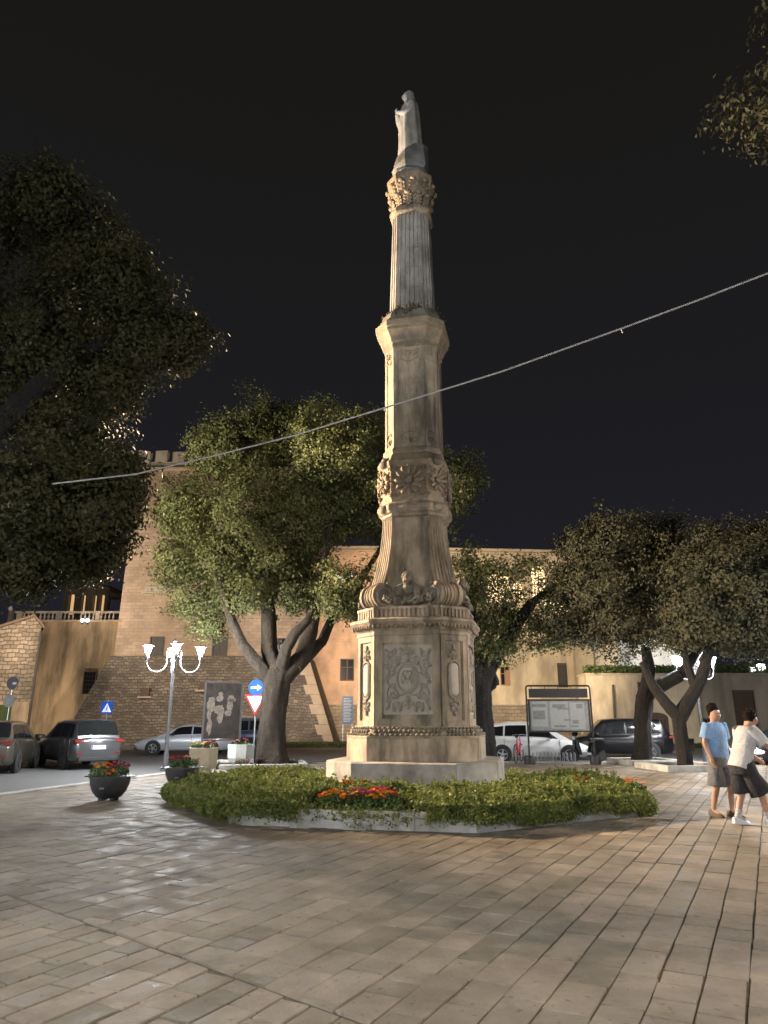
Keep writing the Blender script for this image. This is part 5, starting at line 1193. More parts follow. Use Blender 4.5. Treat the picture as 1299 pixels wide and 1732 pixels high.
for s_, items in ((s1, ((-.2, 0, ['yellow', 'white', 'yellow'], 'yellow and white flowers in the yellowish stone planter'), (.18, .02, ['orange', 'red'], 'orange and red flowers in the yellowish stone planter'))), (s2, ((-.15, 0, ['magenta', 'red'], 'pink flowers in the pale grey stone planter'), (.16, .02, ['red'], 'green leafy plant with red buds in the pale grey stone planter')))):
    for dx_, dy_, cl, lb in items: flower_plant((s_.location.x + dx_, s_.location.y + dy_, .63), .20, .26, cl, 13 if s_ is s1 else 5, lb, leaves=330, rb=.05)
# tree pit edging of the central oak
rt = empty('tree_edging', (-4.35, 26.2, 0), R(10), 'pale stone edging with red flowers round the big holm oak', 'kerb')
for k in range(4):
    mm = MB(); mm.box((0, -1.5, .07), (2.8, .2, .16), bev=.015); mm.build('kerb_stone', 'kerb', rt, M=RZ(R(90 * k)) @ T(.1, 0, 0))
mm = MB(); mm.box((0, 0, .02), (2.78, 2.78, .08)); mm.build('soil', 'soil', rt)
p = gp(428, 1296, .1); flower_plant((-4.75, 25.2, .06), .3, .2, ['red', 'magenta'], 10, 'low red flowers at the foot of the big holm oak', rb=.05)
# ---------------------------------------------------------------- poster stand
Yp = 29.3; pa, pb = at(350, 1153, Yp), at(408, 1163, Yp + .5); zb = at(380, 1250, Yp).z
ang = math.atan2(.5, pb.x - pa.x); pw = math.hypot(pb.x - pa.x, .5); ph = pa.z - zb - .05
ps = empty('poster_stand', (pa.x, Yp, -.13), ang, 'tall dark poster panel with pale figures on a metal stand', 'poster stand')
z0 = zb + .13
mm = MB(); mm.box((pw / 2, 0, z0 + ph / 2), (pw, .06, ph), bev=.008); pn = mm.build('panel', 'poster_dark', ps)
for x in (-.04, pw + .04):
    mm = MB(); mm.box((x, 0, (z0 + ph) / 2 + .02), (.075, .09, z0 + ph + .06)); mm.build('post', 'shutter_grey', ps)
mm = MB(); mm.box((pw / 2, 0, z0 + ph + .045), (pw + .004, .088, .06)); mm.build('top_rail', 'shutter_grey', ps)
mm = MB(); mm.box((pw / 2, 0, z0 - .045), (pw + .004, .088, .06)); mm.build('bottom_rail', 'iron', ps)
mm = MB()                                        # printed pale figures
def blotch(x, z, rx, rz_, seed):
    r_ = random.Random(seed); n = 18
    mm.add([(pw * x + rx * pw * math.cos(2 * math.pi * k / n) * r_.uniform(.7, 1.2), -.033, z0 + ph * z + rz_ * ph * math.sin(2 * math.pi * k / n) * r_.uniform(.75, 1.15)) for k in range(n)], [tuple(range(n))])
for i, a_ in enumerate(((.42, .80, .05, .035), (.40, .72, .09, .05), (.17, .70, .07, .04), (.16, .60, .10, .09), (.40, .52, .13, .07), (.43, .40, .07, .10), (.12, .45, .05, .09), (.15, .22, .06, .12), (.72, .72, .10, .05), (.70, .60, .08, .09), (.66, .46, .08, .05), (.80, .70, .05, .03))): blotch(a_[0], a_[1], a_[2] * 1.25, a_[3] * 1.3, i)
mm.build('printed_figures', 'poster_pale', pn, fix=False)
# ---------------------------------------------------------------- road signs
def disc(mb, r, y0, y1, n=24, sx=1): mb.loft([[(r * sx * math.cos(2 * math.pi * k / n), y, r * math.sin(2 * math.pi * k / n)) for k in range(n)] for y in (y0, y1)])
pp = gp(427, 1294); zt = at(429, 1163, pp.y).z; zy = at(428, 1188, pp.y).z
rs = empty('road_sign', (pp.x, pp.y, 0), R(-12), 'road sign pole with round blue arrow disc above a red-edged give way triangle', 'road sign')
mm = MB(); mm.tube([(0, .05, 0), (0, .05, zt + .25)], .032, 8); mm.build('pole', 'steel', rs)
mm = MB(); disc(mm, .29, -.015, .005, 28); bd = mm.build('blue_disc', 'sign_blue', rs, M=T(0, 0, zt))
mm = MB(); mm.add([(x, -.019, z) for x, z in ((-.2, -.035), (.05, -.035), (.05, -.11), (.21, 0), (.05, .11), (.05, .035), (-.2, .035))], [tuple(range(7))]); mm.build('arrow', 'sign_white', bd, fix=False)
tri = lambda s, y: [(-.46 * s, y, .27 * s), (0, y, -.53 * s), (.46 * s, y, .27 * s)]
mm = MB(); mm.loft([tri(.92, -.012), tri(.92, .006)]); tr_ = mm.build('give_way_plate', 'sign_red', rs, M=T(0, 0, zy + .03))
mm = MB(); mm.add(tri(.70, -.016), [(0, 1, 2)]); mm.build('white_field', 'sign_white', tr_, fix=False)
# pedestrian crossing sign
pp = at(181, 1197, 30); rs = empty('road_sign', (pp.x, 30, -.13), 0, 'square blue pedestrian crossing sign on a thin pole before the scarp', 'road sign')
zc = pp.z + .13
mm = MB(); mm.tube([(0, .04, 0), (0, .04, zc + .3)], .03, 8); mm.build('pole', 'sign_back', rs)
mm = MB(); mm.box((0, 0, zc), (.48, .02, .48), bev=.004); pl_ = mm.build('plate', 'sign_blue', rs)
mm = MB(); mm.add([(-.19, -.013, zc - .17), (.19, -.013, zc - .17), (0, -.013, zc + .18)], [(0, 1, 2)]); mm.build('white_triangle', 'sign_white', pl_, fix=False)
mm = MB(); mm.ell((.01, -.016, zc + .06), (.022, .003, .022), 8, 5); mm.tube([(.01, -.017, zc + .03), (-.005, -.017, zc - .05)], .02, 5)
for a, b in (((-.005, -.05), (-.05, -.14)), ((-.005, -.05), (.04, -.14)), ((.01, .02), (.05, -.03)), ((.01, .02), (-.04, -.03))): mm.tube([(a[0], -.017, zc + a[1]), (b[0], -.017, zc + b[1])], .009, 5)
mm.build('walking_figure', 'plate_blue', pl_)
# signs by the stone house, seen from behind and in front
pp = at(8, 1235, 33); rs = empty('road_sign', (pp.x, 33, -.13), R(10), 'leaning sign pole with dark disc above a pale disc by the stone house', 'road sign')
pt = at(23, 1155, 33); pm = at(19, 1186, 33); zt, zm = pt.z + .13, pm.z + .13; lean = (pt.x - pp.x) / zt * .55
mm = MB(); mm.tube([(0, 0, 0), (lean * (zt + .2), .03, zt + .2)], .032, 8); mm.build('pole', 'steel', rs)
mm = MB(); disc(mm, .29, -.03, -.012, 24, .85); dk = mm.build('dark_disc', 'sign_back', rs, M=T(lean * zt, 0, zt))
mm = MB(); mm.box((.09, -.035, -.02), (.16, .01, .1)); mm.build('sticker', 'sign_white', dk)
mm = MB(); disc(mm, .27, -.03, -.012, 24, .9); mm.build('pale_disc', 'board_grey', rs, M=T(lean * zm - .02, -.03, zm))
# pale blue notice on the salmon block
pp = at(588, 1201, 48.3); rs = empty('information_board', (pp.x, 48.3, -.13), 0, 'pale blue upright information panel standing before the salmon block', 'information board')
mm = MB(); mm.box((0, 0, pp.z + .13), (.72, .05, 1.75), bev=.01); nb_ = mm.build('panel', 'notice_blue', rs)
mm = MB()
for k in range(16): mm.box((-.02 if k % 3 else -.06, -.028, pp.z + .85 - k * .095), (.5 if k % 3 else .4, .005, .03))
mm.build('text_lines', 'sign_white', nb_)
for s in (-1, 1):
    mm = MB(); mm.box((s * .30, .06, (pp.z + .9) / 2), (.05, .05, pp.z + .9)); mm.build('post', 'steel', rs)
# ---------------------------------------------------------------- notice board
Yn = 27.2; a0, a1 = at(889, 1160, Yn), at(996, 1160, Yn); wn_ = a1.x - a0.x; zt = a0.z
nbd = empty('notice_board', (a0.x, Yn, 0), R(-2), 'metal tube notice board with a grey poster panel and dark header strip', 'notice board')
mm = MB(); rr_ = .1; path = [(0, 0, 0), (0, 0, zt - rr_)] + [(rr_ - rr_ * math.cos(R(a)), 0, zt - rr_ + rr_ * math.sin(R(a))) for a in range(15, 91, 15)]
path += [(wn_ - rr_ + rr_ * math.sin(R(a)), 0, zt - rr_ + rr_ * math.cos(R(a))) for a in range(0, 91, 15)] + [(wn_, 0, 0)]
mm.tube(path, .033, 8); mm.build('frame', 'iron', nbd, 50)
hz0, hz1 = at(900, 1180, Yn).z, at(900, 1165, Yn).z; bz0, bz1 = at(900, 1237, Yn).z, at(900, 1184, Yn).z
mm = MB(); mm.box((wn_ / 2, 0, (hz0 + hz1) / 2), (wn_ - .2, .05, hz1 - hz0)); mm.build('header', 'iron', nbd)
mm = MB(); mm.box((wn_ / 2, .02, (bz0 + bz1) / 2), (wn_ - .16, .05, bz1 - bz0)); bo = mm.build('board', 'board_grey', nbd)
mm = MB(); bw_ = wn_ - .16; hh = bz1 - bz0
for (x, z, sx_, sz_) in ((wn_ / 2, bz1, bw_ + .1, .06), (wn_ / 2, bz0, bw_ + .1, .06), (wn_ / 2 - bw_ / 2, (bz0 + bz1) / 2, .06, hh - .062), (wn_ / 2 + bw_ / 2, (bz0 + bz1) / 2, .06, hh - .062)): mm.box((x, 0, z), (sx_, .08, sz_))
mm.build('board_frame', 'iron', bo)
for x in (-.0, wn_):
    for z in (bz1 - .12, bz0 + .12, hz1 - .03):
        pass
mm = MB()
for s, x in ((1, 0), (-1, wn_)):
    for z in (bz1 - .15, bz0 + .15): mm.tube([(x, 0, z), (x + s * .1, 0, z)], .018, 6)
for k in range(5): mm.tube([(.2 + (wn_ - .4) * k / 4, 0, hz1), (.2 + (wn_ - .4) * k / 4, 0, zt)], .015, 6)
mm.build('clips', 'iron', nbd)
prn = random.Random(4)
for (fx_, fz, fw, fh, mt) in ((.17, .55, .27, .8, 'print_pale'), (.50, .52, .30, .86, 'print_pale'), (.80, .5, .24, .84, 'print_pale'), (.17, .82, .24, .10, 'print_dark'), (.16, .52, .2, .28, 'print_dark'), (.50, .80, .22, .12, 'print_dark'), (.56, .72, .18, .06, 'print_dark'), (.84, .80, .1, .14, 'print_dark'), (.76, .30, .1, .12, 'print_dark'), (.50, .16, .2, .07, 'print_dark'), (.74, .16, .12, .06, 'print_dark'), (.63, .36, .12, .05, 'print_dark')):
    mm = MB(); yy = -.008 if mt == 'print_pale' else -.0105
    mm.add([(wn_ / 2 + bw_ * (fx_ - .5 + s * fw / 2), yy, bz0 + hh * (fz + t * fh / 2)) for s, t in ((-1, -1), (1, -1), (1, 1), (-1, 1))], [(0, 1, 2, 3)]); mm.build('poster', mt, bo, fix=False)
for x in (0, wn_):
    mm = MB(); mm.lathe([(.20, 0), (.20, .26), (.18, .30), (.02, .30)], 14); mm.build('footing', 'iron', nbd, 40, M=T(x, 0, 0))
# bicycle rack
pr = gp(940, 1295); rk = empty('bicycle_rack', (pr.x - .9, pr.y + .9, 0), R(0), 'low galvanised bicycle rack under the notice board', 'bicycle rack')
mm = MB(); mm.tube([(0, 0, .05), (1.9, 0, .05)], .02, 6); mm.tube([(0, .3, .05), (1.9, .3, .05)], .02, 6); mm.build('rail', 'steel', rk)
for k in range(14):
    mm = MB(); mm.tube([(.05 + k * .138, 0, .05), (.05 + k * .138, 0, .36), (.05 + k * .138, .15, .40), (.05 + k * .138, .3, .05)], .014, 6); mm.build('hoop', 'steel', rk)
# bicycle
def bicycle(loc, rz, label):
    bk = empty('bicycle', loc, rz, label, 'bicycle')
    for x in (-.5, .52):
        mm = MB(); n = 28; mm.tube([(x + .32 * math.cos(2 * math.pi * k / n), 0, .34 + .32 * math.sin(2 * math.pi * k / n)) for k in range(n + 1)], .02, 6, caps=False); wh_ = mm.build('wheel', 'tyre', bk, 60)
        mm = MB()
        for k in range(12): mm.tube([(x, 0, .34), (x + .31 * math.cos(R(30 * k)), 0, .34 + .31 * math.sin(R(30 * k)))], .004, 4)
        mm.build('spokes', 'rim', wh_)
    mm = MB(); bb, st_, hd, ra, fa = (-.05, 0, .32), (-.2, 0, .82), (.36, 0, .84), (-.5, 0, .34), (.52, 0, .34)
    for a, b in ((bb, st_), (bb, (.38, 0, .72)), (st_, hd), (bb, ra), (st_, ra), (hd, fa), ((.34, 0, .92), (.38, 0, .72))): mm.tube([a, b], .02, 6)
    mm.build('frame', 'bike_red', bk, 60)
    mm = MB(); mm.tube([(.3, -.28, .98), (.36, -.1, 1.0), (.36, .1, 1.0), (.3, .28, .98)], .013, 6); mm.tube([(.34, 0, .9), (.36, 0, 1.0)], .015, 6); mm.build('handlebar', 'steel', bk)
    mm = MB(); mm.ell((-.22, 0, .93), (.14, .07, .035), 10, 6); mm.tube([(-.2, 0, .8), (-.22, 0, .92)], .014, 6); mm.build('saddle', 'black_plastic', bk, 60)
    mm = MB(); mm.tube([(-.05, -.09, .32), (-.05, .09, .32)], .05, 8); mm.box((-.05, -.13, .18), (.09, .05, .02)); mm.box((-.05, .13, .46), (.09, .05, .02)); mm.build('pedals', 'iron', bk)
pb_ = gp(878, 1290); bicycle((pb_.x, pb_.y, 0), R(68), 'red framed bicycle parked beside the pedestal near the notice board')
# scooter beside the board
ps_ = gp(994, 1289); sc_ = empty('scooter', (ps_.x, ps_.y, 0), R(200), 'dark parked motor scooter beside the notice board', 'scooter')
for x in (-.6, .62):
    mm = MB(); mm.lathe([(.10, -.05), (.23, -.06), (.24, 0), (.23, .06), (.10, .05)], 18, M=T(x, 0, .24) @ RX(R(90))); mm.build('wheel', 'tyre', sc_, 50)
mm = MB(); mm.loft([[(x, -w_, z0_), (x, w_, z0_), (x, w_ * .7, z1_), (x, -w_ * .7, z1_)] for x, w_, z0_, z1_ in ((-.8, .08, .55, .75), (-.55, .16, .38, .78), (-.2, .17, .32, .72), (-.1, .15, .28, .36), (.3, .15, .26, .34), (.42, .17, .3, .8), (.55, .12, .6, .95))]); mm.build('body', 'car_black', sc_, 30)
mm = MB(); mm.box((-.42, 0, .82), (.62, .26, .1), bev=.03); mm.build('seat', 'black_plastic', sc_)
mm = MB(); mm.tube([(.62, 0, .26), (.5, 0, .9), (.46, 0, 1.02)], .03, 8); mm.tube([(.42, -.3, 1.04), (.46, 0, 1.02), (.42, .3, 1.04)], .016, 6); mm.build('handlebar', 'iron', sc_)
mm = MB(); mm.ell((.57, 0, .88), (.05, .09, .08), 10, 6); mm.build('headlight', 'lamp_clear', sc_, 60)
mm = MB(); mm.add([(.5, -.17, .95), (.5, .17, .95), (.40, .14, 1.3), (.40, -.14, 1.3)], [(0, 1, 2, 3)]); mm.add([(.505, -.17, .95), (.505, .17, .95), (.405, .14, 1.3), (.405, -.14, 1.3)], [(3, 2, 1, 0)]); mm.build('windshield', 'pane', sc_, fix=False)
# overhead cable
pl0, pl1 = at(92, 818, 9.7), at(1299, 462, 7.8); q0, q1 = Vector((pl0.x, pl0.y)), Vector((pl1.x, pl1.y)); dd = q1 - q0; path = []
for px, py in ((60, 824), (92, 818), (230, 802), (370, 769), (500, 736), (650, 690), (760, 656), (850, 628), (1050, 556), (1180, 508), (1299, 462), (1400, 420), (1640, 310)):
    r = ray(px, py); den = r.x * dd.y - r.y * dd.x; t = (q0.x * dd.y - q0.y * dd.x) / den; path.append((r.x * t, r.y * t, H_CAM + r.z * t))
path = [tuple(at(84, 819.5, 11.4))] + path[1:]; mm = MB(); mm.tube(path, .0115, 8)
cb_ = mm.build('overhead_cable', 'cable', None, 60); tag(cb_, 'thin grey overhead cable slung across the square before the column', 'cable')
mm = MB()
for k in (3, 5, 8): mm.tube([path[k], (path[k][0] + .02, path[k][1], path[k][2] - .06)], .008, 5)
mm.build('cable_tie', 'cable', cb_)
# ---------------------------------------------------------------- cars
def interp(pts, x):
    if x <= pts[0][0]: return pts[0][1]
    for (a, b), (c, d) in zip(pts, pts[1:]):
        if x <= c: return b + (d - b) * (x - a) / (c - a)
    return pts[-1][1]
def car(name, label, loc, rz, paint, L, W, H, belt, deck, roof, wheel_x, wr=.33, rimm='rim', pillars=(), lights_on=False, cat='car', plate='rear', hatch=True):
    """x forward. belt: z of the shoulder along x; roof: polyline (x,z) of the cabin top; deck: bottom z"""
    rt = empty(name, loc, rz, label, cat, None); hw = W / 2; bx0, bx1 = -L / 2, L / 2
    def hwid(x):
        t = (x - bx0) / L; e = min(t, 1 - t)
        return hw * (1 - .20 * max(0, 1 - e / .10) ** 2.0)
    zlow = lambda x: deck + .12 * max(0, 1 - min(x - bx0, bx1 - x) / .35) ** 1.5
    def half(x):
        w_ = hwid(x); b = interp(belt, x); zb = zlow(x); mid = zb + (b - zb) * .55
        return [(0, zb), (w_ * .86, zb), (w_ * .96, zb + .08), (w_, mid), (w_ * .985, mid + (b - mid) * .6), (w_ * .93, b - .015), (w_ * .86, b + .012), (w_ * .5, b + .05), (0, b + .065)]
    st_ = [bx0, bx0 + .03, bx0 + .10, bx0 + .25] + [bx0 + .25 + (L - .5) * k / 14 for k in range(1, 14)] + [bx1 - .25, bx1 - .10, bx1 - .03, bx1]
    mm = MB(); rings = []
    for i, x in enumerate(st_):
        h = half(x); e = [1.0] * len(h)
        sh = .94 if i in (0, len(st_) - 1) else 1
        zc = (h[0][1] + h[-1][1]) / 2
        ring = [(x, y * sh, zc + (z - zc) * sh) for y, z in h] + [(x, -y * sh, zc + (z - zc) * sh) for y, z in reversed(h[1:-1])]
        rings.append(ring)
    mm.loft(rings); body = mm.build('body', paint, rt, 45)
    # cabin
    cx0, cx1 = roof[0][0], roof[-1][0]; wt = lambda x: hwid(x) * .90; wr_ = lambda x: hwid(x) * .70
    def cab(x, s):
        zr = interp(roof, x); zb = interp(belt, x) - .01; w0 = wt(x); hgt = max(0, zr - zb); w1 = w0 - (hwid(x) * .20) * min(1, hgt / (H - interp(belt, 0)))
        P = [(w0, zb), (w0 * .55 + w1 * .45, zb + hgt * .5), (w1, zb + hgt * .90), (w1 * .86, zb + hgt * .985), (0, zb + hgt * 1.0 + .03 * min(1, hgt / .4))]
        k = min(3, int(s * 4)); f = s * 4 - k; a, b = P[k], P[k + 1]; return (x, a[0] + (b[0] - a[0]) * f, a[1] + (b[1] - a[1]) * f)
    n = 24; xs = sorted(set([cx0 + (cx1 - cx0) * k / n for k in range(n + 1)] + [p[0] for p in roof]))
    ss = [k / 8 for k in range(9)]
    mm = MB(); mm.loft([[cab(x, s) for s in ss] + [(x, -cab(x, s)[1], cab(x, s)[2]) for s in reversed(ss[:-1])] for x in xs]); cb = mm.build('cabin', paint, rt, 40)
    def patch(name_, x0, x1, s0, s1, mt, parent, off=.008, nx=5, ns=4, mirror=True, skew0=0, skew1=0):
        for sg in ((1, -1) if mirror else (1,)):
            g = MB(); grid = []
            for i in range(nx + 1):
                row = []
                for j in range(ns + 1):
                    s = s0 + (s1 - s0) * j / ns; x = x0 + (x1 - x0) * i / nx + (skew0 * (1 - i / nx) + skew1 * i / nx) * j / ns
                    p = cab(x, s); row.append((p[0], sg * (p[1] + off), p[2] + off * .4))
                grid.append(row)
            vs = [p for r_ in grid for p in r_]; fs = [(i * (ns + 1) + j, (i + 1) * (ns + 1) + j, (i + 1) * (ns + 1) + j + 1, i * (ns + 1) + j + 1) for i in range(nx) for j in range(ns)]
            g.add(vs, fs); g.build(name_, mt, parent, 60)
    # side windows between pillars: (x at belt 0, x at belt 1, skew rear, skew front)
    for (x0, x1, k0, k1) in pillars: patch('side_window', x0, x1, .05, .44, 'glass_car', cb, skew0=k0, skew1=k1)
    # windscreen and rear window on the sloping ends
    def slope(name_, xa, xb):
        g = MB(); grid = []; nx, ny = 6, 10
        for i in range(nx + 1):
            x = xa + (xb - xa) * i / nx; row = []
            for j in range(ny + 1):
                t = j / ny * 2 - 1; s = 1 - abs(t) * .46; p = cab(x, s); row.append((p[0] + (.012 if xa > 0 else -.012), math.copysign(p[1], t) * 1.0, p[2] + .012))
            grid.append(row)
        vs = [p for r_ in grid for p in r_]; fs = [(i * (ny + 1) + j, (i + 1) * (ny + 1) + j, (i + 1) * (ny + 1) + j + 1, i * (ny + 1) + j + 1) for i in range(nx) for j in range(ny)]
        g.add(vs, fs); g.build(name_, 'glass_car', cb, 60)
    slope('windscreen', roof[-1][0] - .10, roof[-2][0] + .02); slope('rear_window', roof[0][0] + .06, roof[1][0] + .0)
    # wheels
    for x in wheel_x:
        for s in (1, -1):
            g = MB(); g.lathe([(wr + .055, 0), (wr + .055, .02)], 26, M=T(x, s * (hwid(x) - .008), wr + .01) @ RX(R(90 if s < 0 else -90))); g.build('wheel_arch', 'black_plastic', body)
            g = MB(); Mw = T(x, s * (hwid(x) - .19), wr) @ RX(R(90 if s < 0 else -90))
            g.lathe([(wr * .62, 0), (wr * .95, .0), (wr, .03), (wr, .19), (wr * .95, .218), (wr * .68, .222), (wr * .64, .20)], 26, M=Mw); wl_ = g.build('wheel', 'tyre', rt, 50)
            g = MB(); g.lathe([(wr * .66, .20), (wr * .66, .214), (wr * .60, .214), (wr * .58, .17)], 24, M=Mw, caps=False)
            for k in range(5): g.box((wr * .36, 0, .205), (wr * .56, .055, .02), Mw @ RZ(R(72 * k + 10)))
            g.lathe([(wr * .16, .19), (wr * .16, .222), (.01, .225)], 12, M=Mw); g.build('rim', rimm, wl_, 40)
    # lights, plate, bumpers, mirrors, handles
    bf, br = interp(belt, bx1 - .2), interp(belt, bx0 + .2)
    for s in (1, -1):
        g = MB(); g.ell((bx1 - .13, s * hw * .70, bf - .15), (.19, .21, .09), 10, 6); g.build('headlight', 'headlight_on' if lights_on else 'lamp_clear', rt, 60)
        g = MB(); g.box((bx0 + .085, s * hw * .74, br - .10), (.17, hw * .34, .13), bev=.03); g.build('taillight', 'lamp_red', rt, 40)
        g = MB(); g.box((bx0 + .02, s * hw * .70, deck + .30), (.06, .20, .055), bev=.01); g.build('reflector', 'lamp_red', rt)
        g = MB(); mx = roof[-2][0] + .32; g.ell((mx, s * (hw + .09), interp(belt, mx) + .08), (.08, .11, .075), 10, 6); g.box((mx, s * (hw - .02), interp(belt, mx) + .03), (.06, .12, .04)); g.build('mirror', 'black_plastic', rt, 60)
        for hx in [p_[0] + .10 for p_ in pillars[:2]]:
            g = MB(); g.box((hx, s * (hw * .985 + .005), interp(belt, hx) - .13), (.17, .035, .03), bev=.008); g.build('door_handle', paint, body)
        for hx in [p_[0] - .03 for p_ in pillars[:2]] + [pillars[-1][1] + .05 if len(pillars) else 0]:
            g = MB(); g.box((hx, s * (hwid(hx) - .010), deck + .1 + (interp(belt, hx) - deck) * .48), (.012, .03, (interp(belt, hx) - deck) * .72)); g.build('door_seam', 'black_plastic', body)
    g = MB(); g.box((bx0 + .01, 0, br - .31), (.05, .54, .13)); pt_ = g.build('number_plate', 'number_plate', rt)
    for s in (1, -1):
        g = MB(); g.box((bx0 - .008, s * .245, br - .31), (.02, .045, .125)); g.build('plate_band', 'plate_blue', pt_)
    g = MB(); g.box((bx1 - .015, 0, deck + .26), (.06, .52, .12)); g.build('number_plate', 'number_plate', rt)
    g = MB(); g.box((bx1 - .03, 0, deck + .42), (.07, hw * .9, .12), bev=.02); g.build('grille', 'black_plastic', rt)
    for bx_ in (bx0 + .06, bx1 - .06):
        g = MB(); g.box((bx_, 0, deck + .10), (.2, W * .72, .15), bev=.03); g.build('bumper_trim', 'black_plastic', rt)
    return rt
def suv(name, label, loc, rz, paint, H=1.66, L=4.45, W=1.86):
    b = [(-L / 2, .98), (-L / 2 + .2, 1.06), (-.2, 1.03), (1.1, 1.0), (1.7, .92), (L / 2, .74)]
    rf = [(-L / 2 + .10, 1.06), (-L / 2 + .48, H - .05), (-L / 2 + .9, H), (0.0, H), (.55, H - .05), (1.28, 1.0)]
    return car(name, label, loc, rz, paint, L, W, H, b, .26, rf, (-1.32, 1.33), .355, 'rim_dark', ((-1.85, -1.40, .28, .02), (-1.32, -.42, .02, .0), (-.34, .62, 0, -.30)))
def rot_to(dx, dy): return math.atan2(dy, dx)
# two SUVs seen from behind at the left
p = gp(30, 1311, -.13); suv('parked_car', 'olive grey sport utility car, only its rear end showing beside the stone house', (p.x - 1.65, p.y + 1.9, -.13), R(103), 'car_olive', H=1.64, L=4.4)
p = gp(152, 1303, -.13); suv('parked_car', 'dark grey sport utility car parked tail outward before the ochre wall', (p.x - 1.35, p.y + 2.0, -.13), R(131), 'car_grey', H=1.68)
# silver saloon behind the lamp
L = 4.7; p = gp(300, 1276, -.13)
car('parked_car', 'silver saloon car passing behind the four-arm lamp and poster stand', (p.x + .4, p.y, -.13), R(184), 'car_silver', L, 1.8, 1.44, [(-L / 2, .90), (-1.6, .98), (0, .93), (1.0, .88), (1.7, .78), (L / 2, .60)], .22, [(-1.95, .97), (-1.0, 1.38), (-.4, 1.44), (.15, 1.42), (1.25, .88)], (-1.38, 1.42), .325, 'rim', ((-1.30, -.45, .35, 0), (-.38, .80, 0, -.45)))
# dark car behind the sign pole
p = gp(430, 1270, -.13); suv('parked_car', 'dark navy car mostly hidden behind the poster stand and oak trunk', (p.x - .9, p.y + 1.5, -.13), R(182), 'car_navy', H=1.75)
# white car with blue livery left of the pedestal
L = 4.1; p = gp(597, 1277, -.13)
pc = car('parked_car', 'white car with blue livery stripes, only its nose showing beside the plinth', (p.x + 1.9, p.y + 1.3, -.13), R(188), 'car_white', L, 1.75, 1.5, [(-L / 2, .95), (-1.3, .98), (0, .95), (1.0, .90), (1.6, .82), (L / 2, .62)], .2, [(-1.95, .97), (-1.55, 1.42), (-.6, 1.5), (.1, 1.47), (1.15, .9)], (-1.25, 1.28), .31, 'rim', ((-1.30, -.45, .2, 0), (-.38, .75, 0, -.4)))
for s in (1, -1):
    g = MB(); g.loft([[(.2, s * .878, .62), (1.75, s * .868, .60), (1.75, s * .868, .70), (.2, s * .878, .74)], [(.2, s * .884, .62), (1.75, s * .875, .60), (1.75, s * .875, .70), (.2, s * .884, .74)]]); g.build('livery_stripe', 'sign_blue', pc)
# white people carrier
L = 4.35; p = gp(915, 1291, -.13)
car('parked_car', 'white hatchback people carrier parked behind the notice board', (p.x - .1, p.y + .9, -.13), R(-7), 'car_white', L, 1.8, 1.58, [(-L / 2, .98), (-1.6, 1.0), (0, .96), (.9, .92), (1.5, .84), (L / 2, .60)], .22, [(-2.1, 1.0), (-1.85, 1.44), (-1.0, 1.57), (-.2, 1.58), (.35, 1.52), (1.5, .86)], (-1.3, 1.36), .325, 'rim', ((-1.85, -1.25, .22, .04), (-1.18, -.30, .04, 0), (-.22, .95, 0, -.52)))
# black SUV
p = gp(1060, 1287, -.13)
suv('parked_car', 'glossy black sport utility car parked behind the straight oak trunk', (p.x - .1, p.y + 1.2, -.13), R(173), 'car_black', H=1.7, L=4.7)
# car with lit headlight passing behind the people
L = 4.3; p = gp(1300, 1302, -.13)
car('moving_car', 'dark car with blazing white headlight passing behind the walking people', (p.x + 1.75, p.y + 1.6, -.13), R(196), 'car_dark', L, 1.8, 1.48, [(-L / 2, .95), (-1.3, .98), (0, .95), (1.0, .92), (1.6, .84), (L / 2, .66)], .2, [(-1.95, .97), (-1.45, 1.42), (-.6, 1.48), (.1, 1.46), (1.2, .92)], (-1.3, 1.35), .32, 'rim', ((-1.30, -.45, .2, 0), (-.38, .75, 0, -.4)), lights_on=True)
